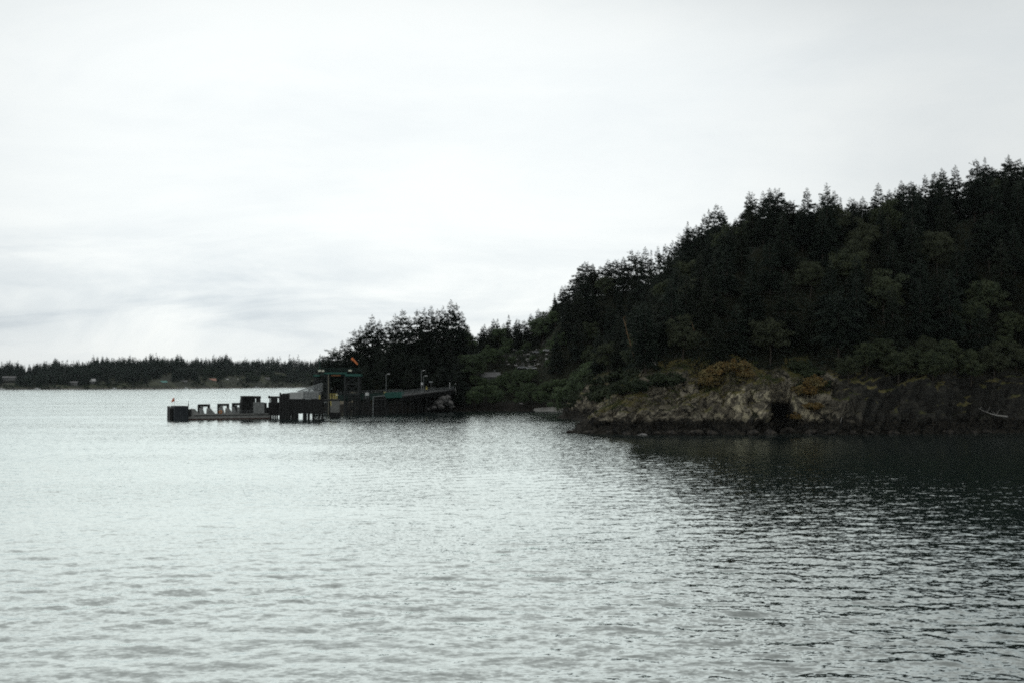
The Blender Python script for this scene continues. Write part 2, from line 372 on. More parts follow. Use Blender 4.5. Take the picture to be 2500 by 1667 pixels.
# ---------------------------------------------------------------- the sea: real waves near the camera, finer chop in its bump
def build_water():
    ys = list(np.arange(-160, 28, 8.0)); y = 30.0
    while y < 330: ys.append(y); y += 0.115 * (y / 42.0) ** 1.55 if y > 34 else 0.4
    while y < 9000: ys.append(y); y *= 1.06
    ys.append(9000.0); ys = np.array(ys); nc = 1150
    s = np.linspace(-1, 1, nc); half = 26 + 0.56 * np.maximum(ys, 0) + np.maximum(0, ys - 330) * 1.2 + np.where(ys < 29, 200, 0)
    X = s[None, :] * half[:, None] + 6; Yg = np.repeat(ys[:, None], nc, 1)
    sp = np.maximum(np.gradient(ys), 2 * half / nc)[:, None]
    Z = np.zeros_like(X); r = np.random.default_rng(3)
    g = 0.72 + 0.5 * fbm(X * 0.012, Yg * 0.03, 1.0, 3)
    for i in range(80):
        lam = 0.5 * (4.8 / 0.5) ** r.random(); k = 2 * math.pi / lam
        th = R(96) + r.normal(0, 0.62); slope = 0.0125 * (lam / 2.0) ** (0.10 if lam < 3 else -0.35)
        a = slope / k; fade = 1 - sstep(sp, lam * 0.22, lam * 0.5)
        ph = k * (math.cos(th) * X + math.sin(th) * Yg) + r.random() * 6.283
        wv = np.sin(ph) + 0.22 * np.sin(2 * ph + 1.57)
        Z += a * wv * fade * g
    edge = 1 - sstep(np.abs(s), 0.95, 1.0)[None, :]
    Z *= edge * sstep(Yg, 30, 33)
    V = np.stack([X.ravel(), Yg.ravel(), Z.ravel()], 1)
    return np_mesh('water', V, grid_faces(len(ys), nc), True)
tag(add_mesh('water', build_water(), M['water']), 'rippled grey-green sea', kind='structure')

# ---------------------------------------------------------------- the land
COAST = np.array([(420, 236), (300, 244), (200, 255), (150, 262), (120, 266), (109, 264), (98, 259), (89, 260), (79, 256), (70, 257),
                  (66.5, 262), (63.5, 263), (61, 257), (55, 255), (48, 257), (41, 254.5), (34, 257), (27, 255), (22, 259), (18.7, 260), (12.9, 266.5),
                  (15.5, 273), (21, 284), (24, 305), (24, 330), (19, 358), (14.6, 372), (18, 388), (24, 410), (28, 440), (25, 462),
                  (16, 461), (6, 457), (-8, 459), (-18, 456), (-25, 458), (-34, 447), (-42, 437), (-54, 433), (-65, 440), (-72, 446),
                  (-78, 457), (-84, 476), (-87, 520), (-84, 600), (-70, 760), (-60, 1000), (420, 1000)], float)
def coast_dist(x, y):
    x = np.asarray(x, float); y = np.asarray(y, float); d = np.full(x.shape, 1e9); ins = np.zeros(x.shape, bool); n = len(COAST)
    for i in range(n):
        a, b = COAST[i], COAST[(i + 1) % n]; e = b - a; L = e @ e
        t = np.clip(((x - a[0]) * e[0] + (y - a[1]) * e[1]) / L, 0, 1)
        d = np.minimum(d, np.hypot(x - a[0] - t * e[0], y - a[1] - t * e[1]))
        c = (a[1] > y) != (b[1] > y)
        with np.errstate(divide='ignore', invalid='ignore'):
            xi = a[0] + (y - a[1]) / (e[1] if e[1] else 1e-9) * e[0]
        ins ^= c & (x < xi)
    return np.where(ins, d, -d)
def height(x, y, d=None):
    x = np.asarray(x, float); y = np.asarray(y, float)
    if d is None: d = coast_dist(x, y)
    head = np.interp(d, [-8, -2, 0, 1.6, 4, 6, 12, 20, 50, 120], [-6, -1.6, 0, 3.4, 7.2, 8.6, 12.5, 20, 56, 100])
    left = np.interp(d, [-8, -2, 0, 3, 10, 60, 120], [-4, -1, 0, 2.2, 7.5, 33, 60])
    vall = np.interp(d, [-8, -2, 0, 5, 14, 37, 48, 62, 160], [-3, -.6, 0, 1.0, 4.0, 15.8, 19.8, 24.3, 50])
    head = head * (1 - (0.62 - 0.62 * sstep(x, 11, 40)) * (1 - sstep(d, 5, 14)) * (d > 0)); head = head + (np.interp(x, [36, 46, 56, 66, 74, 84, 200], [0, 1.2, 2.4, 2.8, 1.6, 3.2, 3.2]) * sstep(d, 1.5, 5) * (1 - 0.6 * sstep(d, 12, 30))); wh = sstep(x, 10, 26); wl = 1 - sstep(x, -30, -14)
    f = head * wh + left * wl + vall * (1 - wh - wl)
    cap = np.interp(x, [-88, -80, -70, -60, -47, -34, -25, -14, 0, 8, 17, 32, 45, 57, 69, 80, 100, 117, 131, 154, 220, 420],
                    [1, 5, 11, 17, 21, 25, 26, 26, 26, 27, 34, 47, 52, 52, 50, 48, 50, 54, 58, 63, 70, 72])
    h = -np.log(np.exp(-np.clip(f, -50, 200) / 3) + np.exp(-cap / 3)) * 3
    return h + fbm(x * 0.05, y * 0.05, 2.0, 3) * 1.6 * sstep(d, 6, 25)
def cleft(x, d): return np.exp(-(np.abs(x - 62.3) / 2.7) ** 4) * sstep(d, 0.0, 1.0) * (1 - sstep(d, 7.5, 9.5))
def build_land():
    xs = np.arange(-96, 240, 2.0); ys = np.concatenate([np.arange(250, 520, 2.0), np.arange(520, 1000, 12.0)])
    X, Y = np.meshgrid(xs, ys); d = coast_dist(X, Y); Z = height(X, Y, d)
    rk = (X > 12) & (Y < 435); Z = np.where(rk & (d < 17), Z - 5.5 * (1 - sstep(d, 12.5, 17)), Z) - 11 * cleft(X, d)
    return np_mesh('hill', np.stack([X.ravel(), Y.ravel(), Z.ravel()], 1), grid_faces(len(ys), len(xs), d > -6), True)
tag(add_mesh('hill', build_land(), M['land']), 'steep wooded ground behind the shore', kind='structure')

def rock_field(X, Y, d, Z):
    wv = fbm(X / 13, Y / 13, Z / 9, 3) * 4.5; a = X * 0.62 - Z * 0.78 + wv; b = X * 0.78 + Z * 0.62 - wv * 0.4
    st = 1 - np.abs(fbm(a / 3.4, Y / 7.0, b / 15.0, 4)); st2 = 1 - np.abs(fbm(a / 1.1 + 9, Y / 2.4, b / 5.0, 3))
    blk = fbm(X / 9, Y / 9, 4.0, 3)
    crag = np.abs(fbm(a / 5.5 + 3, Y / 5.5, b / 8.0 + 5, 3))
    return (st - 0.7) * 3.0 + (st2 - 0.7) * 1.5 + blk * 1.9 - (crag < 0.10) * 0.9 + 0.5 * np.round(fbm(X / 2.6, Y / 2.6, Z / 1.8, 2) * 2) / 2
def build_rocks():
    st = 0.36; xs = np.arange(9, 175, st); ys = np.arange(247, 450, st)
    X, Y = np.meshgrid(xs, ys); d = coast_dist(X, Y) ; msk = (d > -5) & (d < 19.5)
    x, y, dd = X[msk], Y[msk], d[msk]; z = height(x, y, dd); r = rock_field(x, y, dd, z)
    e = 0.6; gx = (coast_dist(x + e, y) - coast_dist(x - e, y)) / (2 * e); gy = (coast_dist(x, y + e) - coast_dist(x, y - e)) / (2 * e)
    amp = sstep(z, -1.5, 2.5) * (1 - 0.65 * sstep(dd, 9, 16)); low = 1 - 0.4 * sstep(-z, -3.0, -0.5)
    cl = cleft(x, dd); z = z * (1 - 0.93 * cl)
    x2 = x - gx * r * amp * 0.8; y2 = y - gy * r * amp * 0.8; z2 = z + r * amp * 0.55 * low
    z2 = z2 - 2.2 * sstep(dd, 16.5, 19.5)
    V = np.full((X.size, 3), 0.0); V[msk.ravel()] = np.stack([x2, y2, z2], 1)
    q = grid_faces(len(ys), len(xs), msk); used, inv = np.unique(q.ravel(), return_inverse=True)
    return np_mesh('rocky_shore', V[used], inv.reshape(q.shape), False)
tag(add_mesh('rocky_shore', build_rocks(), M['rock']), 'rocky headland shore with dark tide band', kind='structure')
def ground(x, y): return float(height(np.array([x]), np.array([y]))[0])

# pale shingle beach at the head of the cove, a flotsam bank beside it
mb = []; nx, ny = 60, 10
bx = np.linspace(0, 1, nx)[None, :].repeat(ny, 0); by = np.linspace(0, 1, ny)[:, None].repeat(nx, 1)
BX = 6.5 + bx * 18.5; BY = 455.5 + by * 7 + np.sin(bx * 3) * 1.0
BZ = -0.5 + by * 2.1 * np.sin(np.clip(bx * 3.14, 0.2, 2.94)) ** 0.4 + fbm(BX * 0.8, BY * 0.8, 0, 3) * 0.15
tag(add_mesh('beach', np_mesh('beach', np.stack([BX.ravel(), BY.ravel(), BZ.ravel()], 1), grid_faces(ny, nx), True),
    surf('pale_shingle', (0.30, 0.29, 0.27), (0.46, 0.45, 0.42), 1.2, 0.95, (1, 1, 1), 0.05)), 'pale shingle beach in the cove', kind='structure')

# ---------------------------------------------------------------- tree kinds
def rhombs(P, Dv, L, Wd, up):
    """flat pointed sprays starting at P, running along Dv"""
    side = np.cross(Dv, up); side /= np.linalg.norm(side, axis=1, keepdims=True) + 1e-9
    a = P; b = P + Dv * (L * 0.45)[:, None] + side * Wd[:, None]; c = P + Dv * L[:, None]; d = P + Dv * (L * 0.45)[:, None] - side * Wd[:, None]
    V = np.stack([a, b, c, d], 1).reshape(-1, 3); return V, np.arange(len(V)).reshape(-1, 4)
def unit(v): return v / (np.linalg.norm(v, axis=1, keepdims=True) + 1e-9)
def fir_crown(seed, H, Rad, bf, n=5200, ragged=0.5, flat=0.0, power=0.75):
    r = np.random.default_rng(seed); nb = int(95 + H * 3)
    t = np.sort(r.random(nb)) ** 0.92; z0 = H * (bf + (1 - bf) * t)
    ang = np.arange(nb) * 2.399 + r.normal(0, 0.35, nb)
    prof = (1 - t) ** power if flat == 0 else np.minimum(1, (1 - t) * 2.6) ** 0.8 * (0.55 + 0.45 * np.sin(t * 3.0))
    gap = 1 - ragged * np.clip(vnoise(np.cos(ang) * 1.2 + seed, np.sin(ang) * 1.2, z0 / 2.6) + 0.15, 0, 1)
    Lb = (Rad * prof * (0.55 + 0.6 * r.random(nb)) * gap) + 0.10 + 0.25 * (1 - t)
    # outstanding long limbs give a broken outline
    far = r.random(nb) < 0.07; Lb[far] *= 1.35
    p = Lb ** 1.5 * (0.6 + 0.4 * r.random(nb)) + 0.05; bi = r.choice(nb, n, p=p / p.sum())
    u = r.random(n) ** 0.62; L = Lb[bi]
    bd = np.stack([np.cos(ang), np.sin(ang)], 1)[bi]
    rise = np.interp(t, [0, 0.5, 1], [-0.18, 0.02, 0.75])[bi] + r.normal(0, 0.06, nb)[bi]
    lat = r.uniform(-1, 1, n) * 0.30 * L * (1.05 - u) * (0.4 + u)
    P = np.stack([bd[:, 0] * L * u - bd[:, 1] * lat, bd[:, 1] * L * u + bd[:, 0] * lat,
                  z0[bi] + rise * L * u - 0.16 * L * u ** 2 - np.abs(lat) * 0.12 + r.normal(0, 0.17, n) * np.clip(L * .35, .15, 1)], 1)
    sgn = np.sign(lat) * r.uniform(0.2, 1.0, n)
    Dv = unit(np.stack([bd[:, 0] - bd[:, 1] * sgn, bd[:, 1] + bd[:, 0] * sgn, r.normal(-0.12, 0.36, n)], 1))
    up = unit(np.stack([r.normal(0, 0.45, n), r.normal(0, 0.45, n), np.ones(n)], 1))
    kk = np.interp(t, [0, .7, 1], [1, .9, .42])[bi]
    V, Fq = rhombs(P, Dv, r.uniform(0.45, 1.0, n) * kk, r.uniform(0.10, 0.22, n) * kk, up)
    m = 14; T = np.stack([r.normal(0, 0.05, m), r.normal(0, 0.05, m), H - r.random(m) * 1.3], 1)
    DT = unit(np.stack([r.normal(0, .6, m), r.normal(0, .6, m), np.full(m, 0.9)], 1))
    V2, F2 = rhombs(T, DT, np.full(m, 0.42), np.full(m, 0.06), unit(r.normal(0, 1, (m, 3))))
    return np_mesh('fir_crown', np.concatenate([V, V2]), np.concatenate([Fq, F2 + len(V)]))
def fir_trunk(seed, H):
    r = random.Random(seed); pts = [(0, 0, -0.8)]
    for i in range(1, 8): pts.append((r.uniform(-.12, .12) * i / 4, r.uniform(-.12, .12) * i / 4, H * 0.97 * i / 7))
    mb = MB().path(pts, [0.34 * H / 18] + [0.30 * H / 18 * (1 - i / 7.4) for i in range(1, 8)], 8)
    for k in range(9):    # dead lower limbs
        z = H * r.uniform(0.12, 0.6); a = r.uniform(0, 6.28); l = r.uniform(1.2, 3.0)
        mb.tube((0, 0, z), (math.cos(a) * l, math.sin(a) * l, z - 0.15 * l), 0.06, 0.015, 5)
    return mb.mesh('fir_trunk')
def leafy_crown(seed, H, Rad, zc, zr, K=46, n=4600, leaf=0.30, spread=0.62, name='crown'):
    r = np.random.default_rng(seed)
    c = unit(r.normal(0, 1, (K, 3))) * (r.random((K, 1)) ** 0.34) * (0.72 + 0.4 * r.random((K, 1)))
    c[:, 2] = np.where(c[:, 2] < -0.45, -c[:, 2] * 0.5, c[:, 2])
    C = c * np.array([Rad, Rad, zr]) + np.array([0, 0, zc]); size = r.uniform(0.6, 1.25, K) * spread
    k = r.integers(0, K, n); o = unit(r.normal(0, 1, (n, 3))) * (r.random((n, 1)) ** 0.4) * size[k][:, None] * np.array([1.25, 1.25, 0.75])
    P = C[k] + o; nrm = unit(o + np.array([0, 0, 0.35]) + r.normal(0, 0.5, (n, 3))); Dv = unit(np.cross(nrm, r.normal(0, 1, (n, 3))))
    V, Fq = rhombs(P, Dv, r.uniform(0.7, 1.3, n) * leaf, r.uniform(0.25, 0.42, n) * leaf, nrm)
    return np_mesh(name, V, Fq), C
def broad_trunk(seed, H, C, r0, lean=0.0):
    r = random.Random(seed); top = Vector((lean * H * 0.5, 0, H * 0.55)); bend = Vector((r.uniform(-.5, .5), r.uniform(-.3, .3), 0))
    pts = [Vector((0, 0, -0.6)), Vector((0, 0, 0.02)) + bend * 0.1, top * 0.5 + bend, top]
    mb = MB().path(pts, [r0 * 1.15, r0, r0 * 0.8, r0 * 0.55], 8); idx = list(range(len(C))); r.shuffle(idx)
    for i in idx[:14]:
        e = Vector(C[i]); s = top * r.uniform(0.55, 1.0) + bend * 0.5; mid = s.lerp(e, 0.5) + Vector((0, 0, -0.25))
        mb.path([s, mid, e], [r0 * 0.42, r0 * 0.25, r0 * 0.08], 5)
    return mb.mesh('trunk')

KIND = {}
FIRSPEC = [('pointed', 19, 5.0, 0.10, 0.45, 0, 0.80), ('ragged', 18, 5.4, 0.14, 0.60, 0, 0.85), ('broad', 17, 5.9, 0.12, 0.45, 0, 0.72),
           ('slender', 20, 4.2, 0.10, 0.55, 0, 0.9), ('flat-topped', 17, 5.6, 0.30, 0.65, 1, 0.7), ('dense', 18, 5.2, 0.06, 0.30, 0, 0.80)]
for i, (nm, H, Rd, bf, rg, fl, pw) in enumerate(FIRSPEC):
    KIND['fir', i] = (fir_trunk(i, H), fir_crown(10 + i, H, Rd, bf, 9000, rg, fl, pw), H)
for i in range(4):
    H = 11.5 + i * 0.6; cm, C = leafy_crown(50 + i, H, 4.8, H * 0.55, H * 0.44, 70, 8000, 0.44, 1.15)
    KIND['madrone', i] = (broad_trunk(i, H, C, 0.24, 0.3 * (i % 2) - 0.1), cm, H)
for i in range(3):
    H = 10 + i * 0.5; cm, C = leafy_crown(80 + i, H, 4.2, H * 0.55, H * 0.46, 60, 6000, 0.42, 1.1)
    KIND['alder', i] = (broad_trunk(30 + i, H, C, 0.17), cm, H)
for i in range(3):
    cm, C = leafy_crown(70 + i, 3, 2.3, 1.0, 1.45, 46, 3600, 0.34, 0.50)
    KIND['shrub', i] = (broad_trunk(60 + i, 2.2, C, 0.07), cm, 2.8)
for key, (tr, cr, H) in KIND.items():
    tr.materials.append(M['bark'])
    cr.materials.append(M[{'fir': 'fir', 'madrone': 'madrone', 'alder': 'alder', 'shrub': 'darkshrub'}[key[0]]])
def plant(kind, i, x, y, h, label, cat, group=None, name=None, z=None, rz=None, fat=1.0, crownmat=None, tilt=0.0):
    tr, cr, H = KIND[kind, i]; s = h / H
    nm = name or {'fir': 'fir_tree', 'madrone': 'madrone_tree', 'alder': 'alder_tree', 'shrub': 'shrub'}[kind]
    e = empty(nm, (x, y, (ground(x, y) if z is None else z) - 0.2), random.uniform(0, 6.28) if rz is None else rz)
    if tilt: e.rotation_euler = (0, tilt, 0)
    e.scale = (s * fat, s * fat, s)
    a = bpy.data.objects.new('trunk' if kind != 'shrub' else 'stem', tr); b = bpy.data.objects.new('crown' if kind != 'shrub' else 'foliage', cr)
    for o in (a, b): col.objects.link(o); o.parent = e
    if crownmat:
        b.material_slots[0].link = 'OBJECT'; b.material_slots[0].material = crownmat
    e['form'] = i; tag(e, label, cat, group); return e
ORD = ['first', 'second', 'third', 'fourth', 'fifth', 'sixth', 'seventh', 'eighth', 'ninth', 'tenth', 'eleventh', 'twelfth', 'thirteenth',
       'fourteenth', 'fifteenth', 'sixteenth', 'seventeenth', 'eighteenth', 'nineteenth', 'twentieth', 'twenty-first', 'twenty-second',
       'twenty-third', 'twenty-fourth', 'twenty-fifth', 'twenty-sixth', 'twenty-seventh', 'twenty-eighth', 'twenty-ninth', 'thirtieth',
       'thirty-first', 'thirty-second', 'thirty-third', 'thirty-fourth', 'thirty-fifth', 'thirty-sixth', 'thirty-seventh', 'thirty-eighth', 'thirty-ninth', 'fortieth']
ORD += ['forty-' + o for o in ORD[:9]] + ['fiftieth'] + ['fifty-' + o for o in ORD[:9]]
placed = []
# skyline of the headland hill: (column, row of the tip, distance, fir form)
SKY = [(1318, 768, 530, 1), (1340, 748, 520, 2), (1354, 716, 515, 3), (1372, 694, 518, 5), (1392, 672, 520, 2), (1412, 650, 520, 1), (1428, 634, 518, 4), (1448, 632, 515, 5), (1466, 636, 512, 2),
       (1484, 628, 512, 1), (1502, 620, 510, 4), (1522, 614, 505, 5), (1542, 606, 500, 2), (1558, 598, 492, 1), (1575, 590, 482, 5), (1590, 582, 470, 3), (1606, 558, 458, 0), (1624, 574, 448, 2), (1642, 568, 438, 5), (1658, 556, 428, 1),
       (1675, 540, 415, 1), (1700, 545, 402, 4), (1730, 510, 392, 3), (1750, 536, 384, 2), (1768, 518, 378, 0),
       (1795, 532, 370, 5), (1827, 488, 362, 5), (1860, 538, 360, 2), (1893, 488, 356, 0), (1926, 520, 352, 4), (1950, 518, 350, 1), (1982, 508, 350, 4),
       (2015, 517, 350, 2), (2052, 482, 348, 3), (2080, 506, 346, 2), (2104, 496, 346, 5), (2130, 484, 346, 1), (2165, 466, 345, 2), (2200, 440, 345, 0), (2230, 448, 345, 2), (2258, 426, 345, 0),
       (2282, 440, 345, 5), (2303, 410, 345, 1), (2335, 450, 342, 5), (2360, 428, 342, 2), (2388, 396, 342, 3), (2421, 394, 342, 4), (2440, 422, 340, 5), (2462, 382, 340, 4), (2492, 380, 338, 2)]
for q, (px, py, Y, k) in enumerate(SKY):
    p = W(px, py + (0 if k in (0, 3) else 5 + 9 * (q % 3 != 0)), Y); g = ground(p.x, p.y); h = min(max(p.z - g + 0.2, 11), 29)
    plant('fir', k, p.x, p.y, h, '%s fir on the headland skyline, %s from the left' % (FIRSPEC[k][0], ORD[q]), 'fir tree',
          'skyline firs on the headland hill', fat=(0.8 if k in (0, 3) else 1.0) * (17 / max(h, 13)) ** 0.5)
    placed.append((p.x, p.y, 4.0))
# skyline of the smaller wooded knoll behind the ferry landing
SKY2 = [(786, 878, 466, 2), (800, 862, 464, 1), (818, 846, 462, 4), (836, 832, 466, 5), (850, 816, 468, 1), (866, 806, 472, 2), (880, 796, 474, 5), (895, 782, 476, 2), (909, 768, 478, 1), (927, 782, 479, 5), (945, 776, 480, 2), (965, 766, 482, 1),
        (982, 757, 484, 2), (1000, 764, 486, 5), (1018, 758, 488, 2), (1036, 752, 489, 5), (1053, 738, 490, 0), (1068, 756, 491, 2), (1082, 748, 492, 5), (1101, 724, 494, 5), (1114, 742, 493, 2), (1128, 762, 492, 5),
        (1150, 806, 560, 5), (1168, 814, 585, 2), (1185, 812, 590, 5), (1200, 800, 590, 2), (1215, 778, 575, 3), (1230, 790, 575, 5), (1242, 760, 570, 3), (1262, 778, 566, 1), (1280, 782, 560, 2),
        (1296, 757, 560, 0)]
for q, (px, py, Y, k) in enumerate(SKY2):
    p = W(px, py + (9 if q % 3 == 1 else 0), Y); g = ground(p.x, p.y); h = min(max(p.z - g + 0.2, 7), 30); nm = 'knoll beside the ferry landing' if px < 1130 else 'low gap between the two hills'
    plant('fir', k, p.x, p.y, h, '%s fir rising over the %s, %s along the skyline' % (FIRSPEC[k][0], nm, ORD[q]), 'fir tree', 'skyline firs on the knoll and the gap',
          fat=1.05 * (17 / max(h, 13)) ** 0.5)
    placed.append((p.x, p.y, 4.5))
# single broadleaf trees that stand out by their lighter green
def hit(px, py, y0=440, y1=640):
    for Y in np.arange(y0, y1, 1.0):
        p = W(px, py, Y)
        if p.z <= ground(p.x, p.y): return p
    return W(px, py, y1)
for px, py, Y, lab in ((1152, 858, 484, 'large rounded olive tree left of the small house in the gap'), (1272, 898, 482, 'rounded grey-green tree in front of the pale stones, right of the small house'),
                       (1392, 905, 436, 'bright green bushy tree at the cove end of the headland'), (1420, 880, 425, 'bright green tree just above the cove end of the headland'), (1452, 872, 405, 'spreading light green tree over the inner rocks of the headland'),
                       (1330, 925, 474, 'low bright green tree over the left part of the shingle beach'), (1365, 920, 470, 'low bright green tree over the right part of the shingle beach'), (1322, 742, 525, 'smooth domed tree left of the first skyline firs')):
    p = W(px, py, Y); plant('alder', px % 3, p.x, p.y, min(max(p.z - ground(p.x, p.y), 5), 15), lab, 'broadleaf tree', fat=1.15); placed.append((p.x, p.y, 6.0))
# the forest below the skylines
def free(x, y, r):
    return all((x - a) ** 2 + (y - b) ** 2 > (0.5 * (r + c)) ** 2 * 1.55 for a, b, c in placed)
def scatter(xr, yr, dr, n, rr, cond=None, tries=24000):
    out = []; T = 0
    xs = np.random.default_rng(int(xr[0] * 7 + 999)).random((tries, 2)); X = xr[0] + xs[:, 0] * (xr[1] - xr[0]); Y = yr[0] + xs[:, 1] * (yr[1] - yr[0])
    D_ = coast_dist(X, Y); Hh = height(X, Y, D_)
    for x, y, d, h in zip(X, Y, D_, Hh):
        if not (dr[0] < d < dr[1]) or (cond and not cond(x, y, d)): continue
        if abs(x) > 0.475 * y + 14: continue
        if free(x, y, rr): placed.append((x, y, rr)); out.append((x, y, d, h))
        if len(out) >= n: break
    return out
def no_house(x, y, d): return not (-19 < x < -6 and 474 < y < 494) and not (-10 < x < 22 and 488 < y < 527)
rr_ = random.Random(5)
for x, y, d, h in scatter((18, 172), (264, 530), (13.0, 110), 330, 5.0, lambda x, y, d: no_house(x, y, d) and y < np.interp(x, [18, 45, 53, 59, 63, 69, 100, 178], [530, 516, 500, 450, 412, 380, 354, 350])):
    if rr_.random() < 0.20:
        plant('madrone', rr_.randrange(4), x, y, rr_.uniform(9, 14), 'rounded olive broadleaf tree among the firs on the headland hillside', 'broadleaf tree', 'broadleaf trees scattered on the headland hillside')
    else:
        plant('fir', rr_.choice([0, 1, 1, 2, 2, 3, 4, 5, 5]), x, y, rr_.uniform(12.5, 19), 'dark fir below the skyline in the dense forest on the headland hill', 'fir tree', 'dark firs covering the headland hillside', fat=rr_.uniform(0.78, 1.0))
for x, y, d, h in scatter((-88, -22), (440, 520), (4, 80), 110, 5.1, lambda x, y, d: not (-77 < x < -61 and y < 460)):
    plant('fir', rr_.choice([1, 2, 4, 5, 2, 1]), x, y, rr_.uniform(9.5, 16) * (0.65 if x < -74 else 1), 'dark fir below the skyline on the knoll beside the ferry landing', 'fir tree', 'dark firs covering the knoll by the landing', fat=rr_.uniform(1.0, 1.2))
for x, y, d, h in scatter((-24, 24), (500, 600), (25, 150), 48, 7.0, no_house):
    if rr_.random() < 0.4:
        plant('alder', rr_.randrange(3), x, y, rr_.uniform(8, 12), 'lighter green broadleaf tree in the wooded gap between the hills', 'broadleaf tree', 'broadleaf trees in the gap between the hills')
    else:
        plant('fir', rr_.choice([0, 1, 3, 5]), x, y, rr_.uniform(12, 17), 'fir standing in the wooded gap between the two hills', 'fir tree', 'firs in the gap between the hills')
for x, y, d, h in scatter((-38, 30), (458, 496), (2.5, 34), 46, 6.0, lambda x, y, d: no_house(x, y, d) and not (x < -14 and y > 470)):
    hh = rr_.uniform(6.0, 9.5) if d < 15 else rr_.uniform(4.5, 6.5)
    plant('alder', rr_.randrange(3), x, y, hh, 'bushy green broadleaf tree crowding the cove shore', 'broadleaf tree', 'broadleaf trees along the cove shore', fat=1.1)

# trees leaning out over the dark cliff at the right end
for x, y, d, h in scatter((74, 172), (258, 300), (4.5, 13.5), 40, 4.0):
    plant('madrone', rr_.randrange(4), x, y, rr_.uniform(6, 9.5), 'low broadleaf tree overhanging the dark cliff at the right end of the shore', 'broadleaf tree', 'broadleaf trees overhanging the right-hand cliff', tilt=0.0)
# shrubs on and above the rocks
sh = 0
for x, y, d, h in scatter((16, 165), (258, 300), (9.5, 17), 74, 3.2, lambda x, y, d: not (38 < x < 63 and d < 15.5)):
    s = rr_.uniform(2.2, 4.6)
    plant('shrub', rr_.randrange(3), x, y, s, 'dark rounded shrub at the foot of the forest above the shore rocks', 'shrub', 'dark shrubs above the headland rocks', z=ground(x, y) - 0.3, fat=1.15)
for x, y, d, h in scatter((13, 40), (300, 450), (5, 16), 40, 3.6):
    plant('shrub', rr_.randrange(3), x, y, rr_.uniform(2.2, 5.0), 'dark shrub on the inner side of the headland facing the cove', 'shrub', 'shrubs on the inner side of the headland', fat=1.15)
for x, y, d, h in scatter((68, 165), (258, 285), (5.0, 10), 18, 3.0):
    plant('shrub', rr_.randrange(3), x, y, rr_.uniform(1.0, 2.2), 'small dark bush clinging to the cliff at the right end of the shore', 'shrub', 'bushes clinging to the right-hand cliff', z=ground(x, y) - 0.2, fat=1.2)
# golden broom bushes
GOLD = [(1740, 930, 273.5, 3.4), (1768, 918, 275, 3.6), (1800, 925, 275, 3.2), (1730, 955, 271.5, 2.4), (1822, 945, 273, 2.2), (1965, 930, 272, 3.2), (1990, 938, 272.5, 3.2), (1985, 968, 269, 2.2), (1940, 955, 270.5, 1.8)]
for q, (px, py, Y, h) in enumerate(GOLD):
    Y -= 6.5
    p = W(px, py, Y)
    plant('shrub', q % 3, p.x, p.y, h, ('golden orange bush in the left-hand cluster on the grassy ledge, %s from its left' if px < 1900 else 'yellow-brown bush above the dark cleft, %s from the left end of the golden bushes') % ORD[q],
          'shrub', 'golden bushes on the grassy ledge', name='golden_shrub', fat=1.2, crownmat=M['golden'])

def name_by_place():
    def col_of(o): return 1250 + o.location.x / o.location.y * F
    def zone_head(c): 
        for lim, nm in ((1480, 'at its cove end'), (1690, 'over the pale rocks'), (1860, 'over the golden bushes'), (2040, 'over the dark cleft'), (2260, 'over the dark cliff'), (9999, 'at its right end')):
            if c < lim: return nm
    def zone_knoll(c): return 'behind the gantry' if c < 900 else 'behind the lamp posts' if c < 1040 else 'behind the trestle end'
    def level(o):
        z = o.location.z; return 'low' if z < 24 else 'halfway up' if z < 38 else 'high'
    spec = {'dark firs covering the headland hillside': lambda o: '%s fir %s on the hill %s' % (FIRSPEC[o['form']][0], level(o), zone_head(col_of(o))),
            'broadleaf trees scattered on the headland hillside': lambda o: 'rounded olive tree %s on the hill %s' % (level(o), zone_head(col_of(o))),
            'dark firs covering the knoll by the landing': lambda o: '%s fir %s on the knoll %s' % (FIRSPEC[o['form']][0], 'low' if o.location.z < 12 else 'high', zone_knoll(col_of(o))),
            'firs in the gap between the hills': lambda o: '%s fir in the wooded gap between the two hills' % FIRSPEC[o['form']][0],
            'broadleaf trees in the gap between the hills': lambda o: 'lighter green broadleaf tree in the gap between the hills',
            'broadleaf trees along the cove shore': lambda o: 'bushy green broadleaf tree %s the cove' % ('at the water edge of' if o.location.y < 470 else 'on the bank above'),
            'broadleaf trees overhanging the right-hand cliff': lambda o: 'low broadleaf tree overhanging the dark right-hand cliff',
            'dark shrubs above the headland rocks': lambda o: 'dark shrub at the forest foot %s' % zone_head(col_of(o)),
            'shrubs on the inner side of the headland': lambda o: '%s shrub on the cove side of the headland' % ('big dark' if o.scale.z > 1.3 else 'small dark'),
            'bushes clinging to the right-hand cliff': lambda o: 'small dark bush clinging to the right-hand cliff face'}
    cells = {}
    for o in list(col.objects):
        if o.parent is None and o.get('group') in spec: cells.setdefault(spec[o['group']](o), []).append(o)
    for lab, os_ in cells.items():
        os_.sort(key=col_of)
        for i, o in enumerate(os_): o['label'] = lab if len(os_) == 1 else '%s, %s from left' % (lab, ORD[i])

